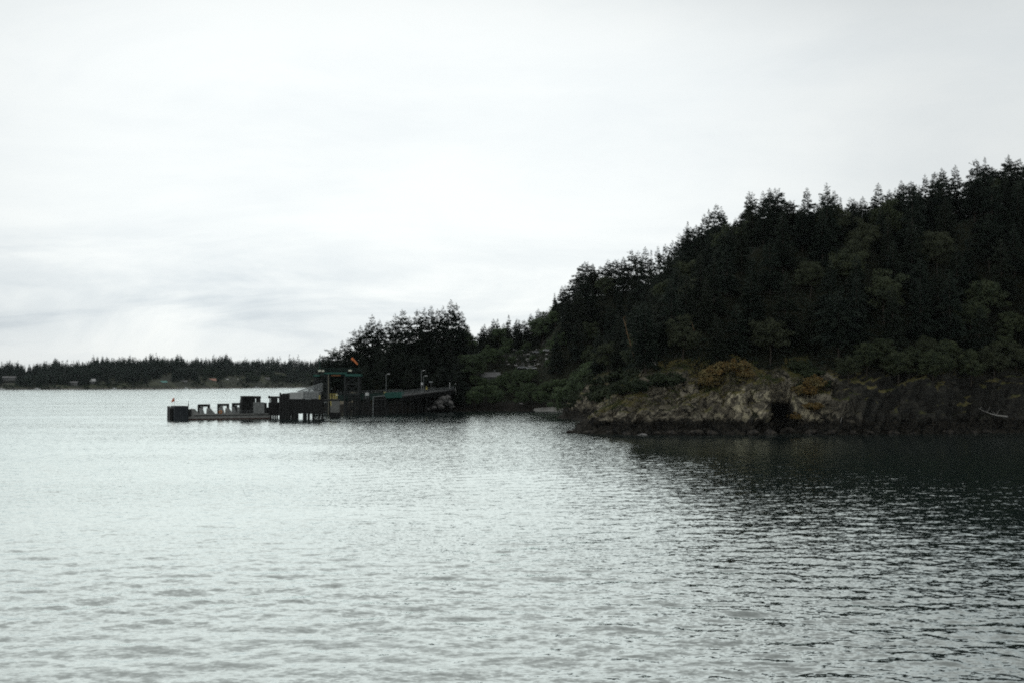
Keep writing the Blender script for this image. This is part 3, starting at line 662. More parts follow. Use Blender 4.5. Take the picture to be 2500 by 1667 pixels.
def thin_forest(limit=292):
    """leaves out the firs that other trees hide, so that at most LIMIT of them stand"""
    T = []
    for o in col.objects:
        if o.parent is None and o.get('category') in ('fir tree', 'broadleaf tree'):
            y = o.location.y; h = (18 if o['category'] == 'fir tree' else 12) * o.scale.z; r = 3.3 * o.scale.x
            T.append([o, o.location.x / y, (o.location.z - CAM_H) / y, (o.location.z + h - CAM_H) / y, r / y, y])
    A = np.array([t[1:] for t in T]); score = []
    for t, a in zip(T, A):
        f = A[A[:, 4] < a[4] - 1.5]; seen = 0
        for v in (.35, .6, .8, .92):
            for u in (-.8, 0, .8):
                px = a[0] + u * a[3] * (1.15 - v); pz = a[1] + v * (a[2] - a[1]); fv = (pz - f[:, 1]) / (f[:, 2] - f[:, 1])
                seen += not ((fv > .1) & (fv < .95) & (np.abs(px - f[:, 0]) < f[:, 3] * (1.25 - fv))).any()
        score.append(seen * a[3] + (100 if 'skyline firs' in (t[0].get('group') or '') else 0))
    firs = sorted([(sc_, i) for i, sc_ in enumerate(score) if T[i][0]['category'] == 'fir tree'])
    for sc_, i in firs[:max(0, len(firs) - limit)]:
        o = T[i][0]
        for c in list(o.children): bpy.data.objects.remove(c)
        bpy.data.objects.remove(o)
# leaning red-barked trunks and dead snags that show against the dark wood
def snag(name, pts, r0, m, label, cat):
    P_ = [W(*p) for p in pts]; b = P_[0]; e = empty(name, b); mb = MB()
    loc = [p - b for p in P_]; mb.path(loc, [r0 * (1 - 0.75 * i / (len(loc) - 1)) for i in range(len(loc))], 7)
    mb.build('trunk', m, e); br = MB(); rr = random.Random(len(pts) + int(pts[0][0]))
    for k in range(5):
        i = rr.randrange(1, len(loc)); s = loc[i]; d = Vector((rr.uniform(-1, 1), rr.uniform(-.3, .3), rr.uniform(0.1, 1))).normalized() * rr.uniform(0.8, 1.8)
        br.path([s, s + d * 0.5 + Vector((0, 0, .1)), s + d], [r0 * 0.35, r0 * 0.2, 0.03], 5)
    br.build('branch', m, e); tag(e, label, cat)
snag('leaning_tree', [(1549, 876, 276), (1543, 850, 274.5), (1533, 820, 274), (1527, 795, 274), (1522, 778, 275)], 0.19, M['mbark'], 'tall leaning orange-barked trunk left of the grey dead limbs', 'tree trunk')
snag('leaning_tree', [(1696, 872, 281), (1693, 850, 279.5), (1699, 828, 279), (1694, 806, 279), (1690, 790, 280)], 0.24, M['mbark'], 'crooked orange-barked trunk standing alone in the dark wood above the golden bushes', 'tree trunk')
snag('dead_branch', [(1603, 895, 272), (1592, 876, 272), (1573, 860, 272), (1556, 842, 272)], 0.20, M['dead'], 'bare grey dead limb leaning left above the rocks', 'dead branch')
snag('dead_branch', [(1668, 905, 272), (1655, 880, 273), (1640, 872, 274)], 0.12, M['dead'], 'short grey dead branch right of the long dead limb', 'dead branch')
snag('fallen_log', [(2460, 1016, 264), (2432, 1013, 265), (2410, 1006, 266), (2392, 998, 267.5)], 0.2, M['dead'], 'bleached fallen log on the rocks at the far right of the shore', 'log')
snag('leaning_pole', [(2048, 1048, 259.5), (2056, 1015, 261), (2064, 985, 263)], 0.09, M['dead'], 'thin grey stick leaning against the cliff right of the dark cleft', 'stick')

# low undergrowth that hides the forest floor
def undergrowth():
    r = np.random.default_rng(5); n = 150000; x = r.uniform(-86, 175, n); y = 262 + (r.random(n) ** 1.3) * 300; d = coast_dist(x, y)
    k = (d > 11) & (np.abs(x) < .475 * y + 14) & ((x < 15) | (y < np.interp(x, [18, 45, 53, 59, 63, 69, 100, 178], [560, 520, 505, 455, 416, 386, 360, 355])))
    k &= ~((x > -77) & (x < -61) & (y < 460)); k &= ~((x > 17) & (x < 64) & (y < 274) & (d < 15)); x, y, d = x[k], y[k], d[k]; m = len(x); z = height(x, y, d)
    cl = np.clip(fbm(x / 3.5, y / 3.5, 1, 3) + .5, .1, 1.5); P_ = np.stack([x, y, z + r.random(m) * cl * 1.5 - .1], 1)
    V, Fq = rhombs(P_, unit(r.normal(0, 1, (m, 3)) + np.array([0, 0, .5])), r.uniform(.5, 1.0, m), r.uniform(.16, .32, m), unit(r.normal(0, .6, (m, 3)) + np.array([0, -.3, .8])))
    return np_mesh('undergrowth', V, Fq)
tag(add_mesh('undergrowth', undergrowth(), M['fir']), 'dark undergrowth between the trees', 'undergrowth', kind='stuff')

# grass on the ledge
def grass_patch():
    r = np.random.default_rng(11); n = 60000; x = r.uniform(17, 72, n); y = r.uniform(256, 277, n); d = coast_dist(x, y)
    z = height(x, y, d); keep = (d > 5) & (d < 16) & (fbm(x / 4, y / 4, 3, 3) > -0.25); x, y, d, z = x[keep], y[keep], d[keep], z[keep]
    rf = rock_field(x, y, d, z); amp = sstep(z, -1.5, 2.5) * (1 - 0.65 * sstep(d, 9, 16)); z = z + rf * amp * 0.55
    e = 0.6; gx = (coast_dist(x + e, y) - coast_dist(x - e, y)) / (2 * e); gy = (coast_dist(x, y + e) - coast_dist(x, y - e)) / (2 * e)
    x = x - gx * rf * amp * 0.8; y = y - gy * rf * amp * 0.8; m = len(x)
    Dv = unit(np.stack([r.normal(0, .35, m), r.normal(0, .35, m), np.ones(m)], 1)); P_ = np.stack([x, y, z - 0.08], 1)
    V, Fq = rhombs(P_, Dv, r.uniform(0.25, 0.6, m), r.uniform(0.04, 0.09, m), unit(r.normal(0, 1, (m, 3)) * np.array([1, 1, .1])))
    return np_mesh('grass', V, Fq)
gm = leafmat('ledge_grass', (0.06, 0.085, 0.03), (0.22, 0.185, 0.075), None, 0.22)
tag(add_mesh('grass', grass_patch(), gm), 'green and straw-coloured grass on the headland ledge', 'grass', kind='stuff')

# ---------------------------------------------------------------- boulders
def boulder(px, py, Y, r, label, group=None, mt='boulder', flat=0.7, z=None):
    p = W(px, py, Y); me = bpy.data.meshes.new('boulder'); import bmesh; bm = bmesh.new(); bmesh.ops.create_icosphere(bm, subdivisions=3, radius=1)
    for v in bm.verts:
        c = v.co.copy(); n = float(vnoise(c.x * 1.3 + px, c.y * 1.3, c.z * 1.3 + r)) * 0.35 + float(vnoise(c.x * 3 + px, c.y * 3, c.z * 3)) * 0.12
        v.co = c * (1 + n); v.co.z *= flat; v.co *= r
    bm.to_mesh(me); bm.free(); o = add_mesh('boulder', me, M[mt]); o.location = (p.x, p.y, p.z if z is None else z); tag(o, label, 'boulder', group); return o
for q, (px, py, Y, r) in enumerate([(1068, 984, 446, 2.0), (1082, 976, 449, 2.3), (1076, 992, 445, 1.3), (1096, 984, 450, 1.7), (1092, 970, 451, 1.5), (1058, 994, 444, 1.2), (1102, 992, 451, 1.2), (1044, 998, 442, 0.9)]):
    boulder(px, py, Y, r, 'pale grey boulder under the landward end of the trestle, %s of the heap' % ORD[q], 'boulders under the trestle end')
boulder(1568, 1057, 254.5, 1.1, 'flat tan boulder at the waterline of the headland', None, 'boulder', 0.3, 0.0)
boulder(1408, 1016, 372, 1.6, 'dark boulder off the inner point of the headland', None, 'boulder', 0.5, 0.3)
for q, (px, py, Y, r) in enumerate([(1378, 985, 440, 1.6), (1390, 980, 438, 1.8), (1398, 992, 425, 1.5), (1404, 978, 430, 1.7)]):
    boulder(px, py, Y, r, 'pale boulder at the right end of the shingle beach, %s from the beach' % ORD[q], 'boulders at the end of the beach')
boulder(1272, 985, 455.5, 0.9, 'tan rock left of the shingle beach under the bushes', None, 'boulder', 0.35)

M['wet_rock'] = surf('wet_boulder', (0.014, 0.013, 0.012), (0.07, 0.06, 0.048), 1.3, 0.8, (1, 1, 1), 0.06)
rb_ = random.Random(4)
for q in range(22):
    px = 1400 + q * 48 + rb_.uniform(-14, 14); best = None
    for Y in np.arange(248, 300, .4):
        X = (px - 1250) * Y / F
        if float(coast_dist(np.array([X]), np.array([Y]))[0]) > rb_.uniform(.0, .8): best = (X, Y); break
    if best: boulder(px, 1058, best[1], rb_.uniform(.8, 1.9), 'dark wet boulder at the waterline under the headland cliff, %s from left' % ORD[q], 'dark boulders at the waterline', 'wet_rock', .55, rb_.uniform(0, .5))
rs_ = random.Random(9); spots = []
for q in range(42):
    row = q % 4; spots.append((1186 + rs_.random() * 160 + row * 4, 860 + row * 12 + rs_.uniform(-3, 3)))
for q, (px, py) in enumerate(sorted(spots)):
    p = hit(px, py); boulder(px, py, p.y, rs_.uniform(.45, .8), 'small pale stone on the open slope behind the cove, %s from left' % ORD[q], 'pale stones on the open slope', 'pale_stone', .5, p.z + 1.0)
# ---------------------------------------------------------------- the floating fender barge
bA = W(420, 1024.5, 354.0); bB = W(660, 1018.5, 367.5); bA.z = bB.z = 0
rzb = math.atan2(bB.y - bA.y, bB.x - bA.x); LB = (bB - bA).length
barge = empty('floating_fender_barge', bA, rzb)
tag(barge, 'long low concrete fender barge carrying dark frames and a timber tower', 'barge')
U = lambda px: (px - 420) / 240.0 * LB + 0.3
U3 = lambda px: U(px) + 1.35
MB().box((U(424), 0.0, -0.8), (LB, 7.5, 1.15)).box((U(470), 0.5, 1.15), (LB, 7.0, 1.75)).build('hull', M['concrete'], barge, 0.06)
MB().box((U(424), -0.05, -0.3), (LB + 0.05, 7.55, 0.32)).build('waterline_band', M['rust'], barge)
MB().box((U(470), -0.12, 1.16), (LB + 0.02, 0.0, 1.42)).build('rubbing_strake', M['timber'], barge)
MB().hexa([(-.5, 1.0, -0.6), (.3, 1.0, -0.6), (.3, 6.3, -0.6), (-.5, 6.3, -0.6), (-.5, 1.0, 3.6), (.3, 1.0, 3.6), (.3, 6.3, 4.25), (-.5, 6.3, 4.25)]).build('end_fender', M['timber'], barge, 0.08)
MB().box((U(422), -0.9, -0.5), (U(455), 6.0, 4.35)).build('fender_box', M['rubber'], barge, 0.12)
MB().tube((U(457.5), 1.0, 1.7), (U(457.5), 1.0, 6.0), 0.07, 0.05).box((U(456.5), 0.9, 4.4), (U(458.6), 1.1, 5.0)).build('mast', M['darksteel'], barge)
MB().box((U(455.5), -0.3, 1.16), (U(463), 5.5, 3.3)).build('fender_box', M['timber'], barge, 0.08)
for a, b, hh in ((463, 482, 3.4), (503, 519, 3.5), (549, 562, 3.55)):
    MB().hexa([(U(a), 0.2, 1.2), (U(b + 6), 0.2, 1.2), (U(b + 6), 3.2, 1.2), (U(a), 3.2, 1.2), (U(a + 1), 0.6, hh), (U((a + b) / 2), 0.6, hh), (U((a + b) / 2), 2.8, hh), (U(a + 1), 2.8, hh)]).build('concrete_block', M['concrete'], barge, 0.08)
for a, b, top in ((473, 503, 4.75), (521, 550, 4.9), (557, 590, 5.1)):
    f = MB().box((U3(a), 3.3, top - 0.75), (U3(b), 3.9, top))
    f.box((U3(a), 3.3, 1.2), (U3(a) + 0.85, 3.9, top - 0.75)).box((U3(b) - 0.75, 3.3, 1.2), (U3(b), 3.9, top - 0.75))
    f.hexa([(U3(a), 3.31, top - 2.2), (U3(a) + 0.9, 3.31, 1.2), (U3(a) + 1.6, 3.89, 1.2), (U3(a), 3.89, top - 2.2), (U3(a), 3.31, top - .8), (U3(a) + 1.8, 3.31, top - .8), (U3(a) + 1.8, 3.89, top - .8), (U3(a), 3.89, top - .8)])
    f.build('fender_frame', M['timber'], barge, 0.04)
for a, b, hh in ((486, 494, 3.6), (534, 543, 3.8), (566, 572, 3.8), (578, 585, 3.8)):
    MB().hexa([(U(a), 1.4, 1.2), (U(b + 5), 1.4, 1.2), (U(b + 5), 2.8, 1.2), (U(a), 2.8, 1.2), (U(a), 1.6, hh), (U(b - 1), 1.6, hh), (U(b - 1), 2.6, hh), (U(a), 2.6, hh)]).build('concrete_block', M['grey_panel'], barge, 0.08)
tw = MB()
for k in range(11):
    u0 = U(586) + k * 0.38; tw.tube((u0 + 0.25, 1.2 + 0.3 * (k % 2), 1.2), (u0 + 0.35 + (0.3 if k == 0 else 0), 1.4 + 0.3 * (k % 2), 7.2 - 0.15 * (k % 3)), 0.24, 0.21)
tw.hexa([(U(583), 0.8, 1.2), (U(589), 0.8, 1.2), (U(589), 3.5, 1.2), (U(583), 3.5, 1.2), (U(588.5), 0.9, 7.3), (U(592), 0.9, 7.3), (U(592), 3.4, 7.3), (U(588.5), 3.4, 7.3)])
tw.box((U(592), 1.9, 1.2), (U(617), 3.6, 7.0)).box((U(588), 0.85, 6.9), (U(618), 3.7, 7.35))
tw.build('timber_tower', M['timber'], barge)
fr = MB().box((U(616), 1.2, 6.5), (U(636), 3.4, 7.3)).box((U(616), 1.3, 4.5), (U(622), 3.3, 6.5)).box((U(627), 1.3, 4.4), (U(635.5), 3.3, 6.5)); fr.build('fender_frame', M['timber'], barge, 0.04)
MB().box((U(616), 0.2, 1.76), (U(643), 3.0, 5.3)).build('equipment_cabinet', M['grey_panel'], barge, 0.06)
MB().box((U(643.5), 0.6, 1.76), (U(650), 3.4, 5.1)).box((U(650), 0.8, 1.76), (U(657), 3.2, 3.6)).build('fender_box', M['timber'], barge, 0.06)
rl = MB()
for k in range(18): u0 = U(500) + k * 0.85; rl.tube((u0, 0.35, 1.75), (u0, 0.35, 2.75), 0.03, k=5)
rl.tube((U(500), 0.35, 2.75), (U(500) + 17 * 0.85, 0.35, 2.75), 0.035, k=5).tube((U(500), 0.35, 2.3), (U(500) + 17 * 0.85, 0.35, 2.3), 0.03, k=5)
rl.build('handrail', M['galv'], barge)
MBRG = Matrix.Translation(bA) @ Matrix.Rotation(rzb, 4, 'Z')
# flag and buoy on the barge
p = MBRG @ Vector((U(424.5), 1.0, 4.35)); fl = empty('signal_flag', p)
MB().tube((0, 0, 0), (0, 0, 2.6), 0.04, k=6).build('flagpole', M['galv'], fl)
fv = []; nn = 12
for i in range(nn + 1):
    s = i / nn
    for j in range(5):
        v = j / 4; hgt = 1.35 * (1 - s * 0.55)
        fv.append((-1.0 * s - 0.25 * v * (1 - s), 0.14 * math.sin(s * 7 + v), 2.45 - 0.75 * s + (v - 0.5) * hgt * 0.9 - 0.35))
fm = np_mesh('cloth', np.array(fv), grid_faces(nn + 1, 5), True); fo = add_mesh('cloth', fm, M['flag'], fl)
sm = fo.modifiers.new('thickness', 'SOLIDIFY'); sm.thickness = 0.02
tag(fl, 'small orange flag on a short staff at the left end of the barge', 'flag')
p = MBRG @ Vector((U(534), 0.3, 1.9)); lb = empty('life_buoy', p)
import bmesh
def torus(name, R1, r1, m, parent):
    V = []; n1_, n2_ = 20, 8
    for i in range(n1_ + 1):
        for j in range(n2_ + 1):
            a, b = 2 * math.pi * i / n1_, 2 * math.pi * j / n2_
            V.append(((R1 + r1 * math.cos(b)) * math.cos(a), r1 * math.sin(b), (R1 + r1 * math.cos(b)) * math.sin(a) + R1))
    return add_mesh(name, np_mesh(name, np.array(V), grid_faces(n1_ + 1, n2_ + 1), True), m, parent)
torus('ring', 0.42, 0.15, surf('orange_plastic', (0.7, 0.25, 0.06), (0.75, 0.32, 0.1), 2, 0.5), lb)
MB().box((-0.06, 0.05, 0.0), (0.06, 0.12, 1.2)).build('bracket', M['galv'], lb)
tag(lb, 'orange life buoy on the front of the barge', 'life buoy')

# ---------------------------------------------------------------- timber wing wall with pale panels
Yw = 362.0; kx = Yw / F
def wx(px): return (px - 1250) * kx
ww = empty('wing_wall', (wx(682), Yw, 0)); x0 = wx(682)
tag(ww, 'dark timber wing wall on piles topped by pale grey panels', 'wing wall')
f = MB().box((wx(708) - x0, 0.6, 1.8), (wx(786) - x0, 5.2, 6.35)); 
for k in range(20): f.tube((wx(708) - x0 + 0.2 + k * 0.52, 0.55, 1.7 + 0.25 * (k % 3)), (wx(708) - x0 + 0.2 + k * 0.52, 0.55, 6.3), 0.24)
f.build('timber_facing', M['timber'], ww)
f = MB()
for k in range(7):
    f.tube((0.35 + k * 0.48, 0.2 + 0.25 * (k % 2), -1.5), (0.35 + k * 0.46, 0.2 + 0.25 * (k % 2), 8.2 - 0.35 * (k % 3 == 1) + (0.25 if k == 0 else 0)), 0.29, 0.26)
    f.tube((0.35 + k * 0.48, 1.3, -1.5), (0.35 + k * 0.46, 1.3, 8.0 + 0.06 * k), 0.29, 0.26)
f.box((0.1, 0.4, 1.2), (3.3, 5.0, 7.9)).hexa([(2.8, .3, 7.9), (6.2, .3, 8.3), (6.2, 5, 8.3), (2.8, 5, 7.9), (2.8, .3, 8.25), (6.2, .3, 8.65), (6.2, 5, 8.65), (2.8, 5, 8.25)])
f.build('pile_cluster', M['timber'], ww)
MB().hexa([(wx(704) - x0, .1, 6.4), (wx(741) - x0, .1, 6.4), (wx(741) - x0, 5, 6.4), (wx(704) - x0, 5, 6.4), (wx(709) - x0, .1, 8.5), (wx(741) - x0, .1, 8.7), (wx(741) - x0, 5, 8.7), (wx(709) - x0, 5, 8.5)]).build('pale_panel', M['pale_panel'], ww, 0.04)
MB().box((wx(741.5) - x0, .25, 6.45), (wx(778) - x0, 5, 8.55)).build('grey_panel', M['grey_panel'], ww, 0.04)
f = MB()
for px in (742.5, 750, 757, 764, 771): f.box((wx(px) - x0, .12, 6.45), (wx(px) - x0 + .13, .25, 8.6))
f.box((wx(741.5) - x0, .11, 8.6), (wx(779) - x0, .3, 8.78)); f.build('panel_frame', M['galv'], ww)
for a, b in ((710, 727), (739, 746), (750.5, 756.5), (762, 768)):
    f = MB(); n_ = max(1, round((b - a) / 4.2))
    for k in range(n_): 
        x = wx(a + 2.2 + k * 4.2) - x0; f.tube((x, .5 + .3 * (k % 2), -1.5), (x, .5 + .3 * (k % 2), 2.3), 0.27); f.tube((x + .02, 2.0, -1.5), (x + .02, 2.0, 2.3), 0.27)
    f.build('pile', M['timber'], ww)
f = MB().box((wx(775) - x0, 0.8, 5.75), (wx(826) - x0, 5.4, 6.35))
for px in (776, 784): f.tube((wx(px) - x0, 3, -1.5), (wx(px) - x0, 3, 5.8), 0.28)
f.tube((wx(768) - x0, 3.0, 2.6), (wx(787) - x0, 3.0, 2.6), .14).tube((wx(768) - x0, 2.6, 4.6), (wx(787) - x0, 2.6, 2.2), .12).tube((wx(787) - x0, 2.6, 4.6), (wx(768) - x0, 2.6, 1.0), .1)
f.build('walkway_deck', M['timber'], ww)
f = MB(); ra, rb = Vector((wx(718) - x0, 5.3, 8.75)), Vector((wx(779) - x0, 5.3, 11.4))
for y in (0, 1.3):
    o_ = Vector((0, y, 0)); f.tube(ra + o_, rb + o_, .12, k=6).tube(ra + o_ + Vector((0, 0, .0)), Vector((rb.x, rb.y + y, 8.75)), .09, k=6)
    for k in range(1, 15): p_ = ra.lerp(rb, k / 14); f.tube(Vector((p_.x, p_.y + y, 8.7)), p_ + o_, .07, k=5); q_ = ra.lerp(rb, (k - 1) / 14); f.tube(Vector((q_.x, q_.y + y, 8.7)), p_ + o_, .05, k=5)
f.build('stair_truss', M['galv'], ww)
# yellow railing on the walkway
yr = empty('yellow_railing', (wx(806), Yw + 0.8, 6.35)); f = MB()
for px in (806, 813.5, 818, 822.5): f.box((wx(px) - wx(806) - .08, 0, 0), (wx(px) - wx(806) + .1, .12, 1.75))
f.box((-.1, -.02, 1.6), (wx(823) - wx(806), .14, 1.75)).box((-.1, -.02, .35), (wx(823) - wx(806), .14, .5)).box((-.1, -.02, .95), (wx(823) - wx(806), .14, 1.07)); f.build('rails', M['yellow'], yr)
MB().hexa([(.1, .1, -2.2), (.35, .1, -2.2), (.35, .22, -2.2), (.1, .22, -2.2), (-.15, .1, 0), (.25, .1, 0), (.25, .22, 0), (-.15, .22, 0)]).build('ladder', M['yellow'], yr)
tag(yr, 'pale yellow railing and ladder at the end of the walkway', 'railing')
yp = empty('yellow_post', (wx(779.5), Yw + 0.6, 6.35)); MB().box((-.28, -.15, 0), (.28, .15, 1.35)).build('post', M['yellow'], yp, 0.04); MB().box((-.34, -.2, 1.35), (.34, .2, 1.45)).build('cap', M['galv'], yp)
tag(yp, 'short yellow post beside the grey barred panel', 'post')
cw = empty('counterweight', (wx(799.5), Yw + 16, 0)); hw = 10.5 * (Yw + 16) / F
MB().box((-hw, -1, 1.7), (hw, 1.2, 5.6)).build('concrete_block', M['concrete'], cw, 0.06)
MB().tube((-hw * .6, 0, 5.6), (-hw * .6, 0, 9.0), .06).tube((hw * .6, 0, 5.6), (hw * .6, 0, 9.0), .06).build('cable', M['darksteel'], cw)
f = MB(); f.box((-hw - .2, -1.1, -1.2), (hw + .3, 1.3, 1.7)); f.build('base', M['timber'], cw)
tag(cw, 'tall pale grey concrete counterweight hanging below the yellow railing', 'counterweight')
# second timber fender between barge and wing wall
Yf = 368.0; kf = Yf / F; fx = lambda px: (px - 668) * kf
fe = empty('timber_fender', W(668, 1000, Yf) * 1); fe.location.z = 0
f = MB().box((fx(655), 0, -0.2 + 1.2), (fx(681), 4, 5.2)); 
for px in (657, 662, 667, 672, 677): f.tube((fx(px), 0, -1.5), (fx(px), 0, 5.15), .28)
f.build('pile_wall', M['timber'], fe)
MB().box((fx(652.5), 1, 6.6), (fx(681), 3, 7.2)).tube((fx(655.5), 2, 5.0), (fx(655.5), 2, 6.7), .17).box((fx(659), 1, 5.1), (fx(673), 3, 6.65)).box((fx(679), 1, 5.1), (fx(682), 3, 6.65)).tube((fx(653.5), 2, 6.5), (fx(653.5), 2, 7.4), .22).build('fender_frame', M['timber'], fe)
tag(fe, 'dark timber fender with small openings between the barge and the wing wall', 'fender')

# ---------------------------------------------------------------- ferry gantry
Yg = 414.0; kg = Yg / F
def gx_(px): return (px - 1250) * kg
gb = W(820, 1005, Yg); g = empty('ferry_gantry', (gx_(822), Yg, 0)); X0 = gx_(822)
tag(g, 'green headbeam gantry on two dark lattice towers', 'gantry')
for (a, b) in ((768, 800), (842, 876)):
    f = MB(); xa, xb = gx_(a) - X0, gx_(b) - X0
    for x in (xa, xb):
        for y in (0, 5): f.box((x - .3, y - .3, -2), (x + .3, y + .3, 14.1))
    zs = [0.5, 4.0, 7.5, 11.0, 14.0]
    for z in zs:
        f.box((xa, -.16, z - .2), (xb, .16, z + .2)).box((xa, 4.84, z - .2), (xb, 5.16, z + .2)).box((xa - .13, 0, z - .15), (xa + .13, 5, z + .15)).box((xb - .13, 0, z - .15), (xb + .13, 5, z + .15))
    for z, z2 in zip(zs, zs[1:]):
        for y in (0.0, 5.0):
            f.tube((xa, y, z), (xb, y, z2), .17, k=6).tube((xb, y, z), (xa, y, z2), .17, k=6)
        f.tube((xa, 0, z), (xa, 5, z2), .15, k=6).tube((xb, 0, z), (xb, 5, z2), .15, k=6)
    f.build('lattice_tower', M['darksteel'], g)
MB().box((gx_(792) - X0, -.4, 14.6), (gx_(848) - X0, .4, 15.35)).box((gx_(792) - X0, 4.6, 14.6), (gx_(848) - X0, 5.4, 15.35)).build('headbeam', M['green'], g, 0.03)
MB().box((gx_(766) - X0, -.7, 13.75), (gx_(781.5) - X0, 5.6, 14.45)).build('landing_tray', M['green'], g, 0.03)
MB().box((gx_(843) - X0, -.7, 13.8), (gx_(881) - X0, 5.6, 14.7)).build('landing_tray', M['green'], g, 0.03)
MB().box((gx_(781.6) - X0, -.3, 14.2), (gx_(791.9) - X0, 5.3, 15.1)).build('landing_tray', M['darkgreen'], g, 0.03)
MB().box((gx_(809) - X0, -.2, 13.9), (gx_(832) - X0, .3, 14.35)).build('hoist_beam', M['orange_steel'], g)
MB().box((gx_(765) - X0, -.6, 15.36), (gx_(880) - X0, 5.6, 15.45)).build('catwalk', M['darksteel'], g)
f = MB()
for y in (-.55, 5.5):
    for k in range(24): x = gx_(769 + k * 4.8) - X0; f.tube((x, y, 15.4), (x, y, 16.7), .045, k=5)
    for z in (16.05, 16.7): f.tube((gx_(769) - X0, y, z), (gx_(879.4) - X0, y, z), .05, k=5)
f.build('railing', M['darkgreen'], g)
MB().tube((gx_(803) - X0, -.6, -1), (gx_(803) - X0, -.6, 14.6), .11, k=6).build('pipe', M['wall_tan'], g)
MB().tube((gx_(780.5) - X0, .2, 15.4), (gx_(780.5) - X0, .2, 21.4), .10, .05, k=6).build('mast', M['green'], g)
def floodlight(pxa, pxb, z, label):
    e = empty('floodlight', ((gx_(pxa) + gx_(pxb)) / 2, Yg - 0.75, z)); h_ = (gx_(pxb) - gx_(pxa)) / 2
    MB().hexa([(-h_, -.45, 0), (h_, -.45, 0), (h_, .1, .15), (-h_, .1, .15), (-h_, -.3, .62), (h_, -.3, .62), (h_, .1, .62), (-h_, .1, .62)]).build('housing', M['lampwhite'], e, 0.04)
    MB().box((-.08, .1, .0), (.08, .22, .45)).build('bracket', M['galv'], e); tag(e, label, 'floodlight', 'floodlights on the gantry')
floodlight(778, 785, 15.5, 'cream floodlight at the left end of the gantry catwalk')
floodlight(787, 793, 15.45, 'cream floodlight just right of the gantry mast')
floodlight(852, 860, 15.6, 'cream floodlight over the right gantry tower')
# windsock
ws = empty('windsock', (gx_(857), Yg + 0.3, 15.45))
MB().tube((0, 0, 0), (0, 0, 5.1), .05, .035, k=6).build('pole', M['darkgreen'], ws)
V = []; n1_ = 14
for i in range(n1_ + 1):
    s = i / n1_; c = Vector((0.15 + 2.25 * s, 0, 4.85 - 1.9 * s - .35 * s * s)); d = Vector((1, 0, -0.95)).normalized(); e1 = Vector((0, 1, 0)); e2 = d.cross(e1); r_ = .48 - .24 * s + .03 * math.sin(s * 20)
    for j in range(13): t_ = 2 * math.pi * j / 12; V.append(c + e1 * math.cos(t_) * r_ + e2 * math.sin(t_) * r_)
o = add_mesh('sock', np_mesh('sock', np.array([tuple(v) for v in V]), grid_faces(n1_ + 1, 13), True), M['orange'], ws)
md = o.modifiers.new('thickness', 'SOLIDIFY'); md.thickness = 0.02
tag(ws, 'bright orange windsock drooping to the right above the gantry', 'windsock')

# ---------------------------------------------------------------- transfer span and trestle
sp0 = Vector((gx_(820), Yg + 1.5, 5.5)); sp1 = Vector((gx_(978), Yg + 6, 6.4))
ts = empty('transfer_span', sp0); L_ = sp1 - sp0
def slab(mb, a, b, w_, z0, z1):
    d = (b - a); d.z = 0; d.normalize(); n = Vector((-d.y, d.x, 0)) * w_
    mb.hexa([a + Vector((0, 0, z0)), b + Vector((0, 0, z0)), b + n + Vector((0, 0, z0)), a + n + Vector((0, 0, z0)), a + Vector((0, 0, z1)), b + Vector((0, 0, z1)), b + n + Vector((0, 0, z1)), a + n + Vector((0, 0, z1))]); return mb
O = Vector((0, 0, 0))
m1 = MB(); slab(m1, L_ * 0.73, L_, .4, -0.35, 1.75); slab(m1, L_ * 0.73 + Vector((0, 7, 0)), L_ + Vector((0, 7, 0)), .4, -0.35, 1.75); m1.build('main_girder', M['green'], ts)
m1 = MB(); slab(m1, O, L_ * 0.72, .4, -0.75, 1.55); slab(m1, O + Vector((0, 7, 0)), L_ * 0.72 + Vector((0, 7, 0)), .4, -0.75, 1.55); m1.build('main_girder', M['darkgreen'], ts)
m1 = MB(); slab(m1, O + Vector((0, .45, 0)), L_ + Vector((0, .45, 0)), 6.5, -0.3, 0.1); m1.build('deck', M['asphalt'], ts)
m1 = MB()
for k in range(16):
    p_ = L_ * (k / 15); m1.tube(p_ + Vector((0, .1, 1.6)), p_ + Vector((0, .1, 2.6)), .04, k=5)
m1.tube(Vector((0, .1, 2.6)), L_ + Vector((0, .1, 2.6)), .05, k=5).tube(Vector((0, .1, 2.1)), L_ + Vector((0, .1, 2.1)), .04, k=5); m1.build('railing', M['galv'], ts)
tag(ts, 'green steel transfer span between the gantry and the trestle', 'bridge')
t0 = Vector((gx_(979), Yg + 6, 6.2)); t1 = W(1108, 949, 457); t1.z = 8.3
tr = empty('trestle', t0); L_ = t1 - t0; dirn = Vector((L_.x, L_.y, 0)).normalized(); nrm_ = Vector((-dirn.y, dirn.x, 0))
m1 = MB(); slab(m1, O, L_, 7.0, -0.1, 0.35); m1.build('deck', M['asphalt'], tr)
m1 = MB(); slab(m1, O + nrm_ * .3, L_ + nrm_ * .3, .5, -1.2, -0.1); slab(m1, O + nrm_ * 6, L_ + nrm_ * 6, .5, -1.2, -0.1); m1.build('stringer', M['timber'], tr)
for s_ in (0.1, 6.9):
    m1 = MB()
    for k in range(31):
        p_ = L_ * (k / 30) + nrm_ * s_; m1.box(p_ + Vector((-.05, -.05, .35)), p_ + Vector((.06, .06, 1.65)))
    for z_ in (.75, 1.2, 1.65): m1.tube(nrm_ * s_ + Vector((0, 0, z_)), L_ + nrm_ * s_ + Vector((0, 0, z_)), .05, k=5)
    m1.build('railing', M['galv'], tr)
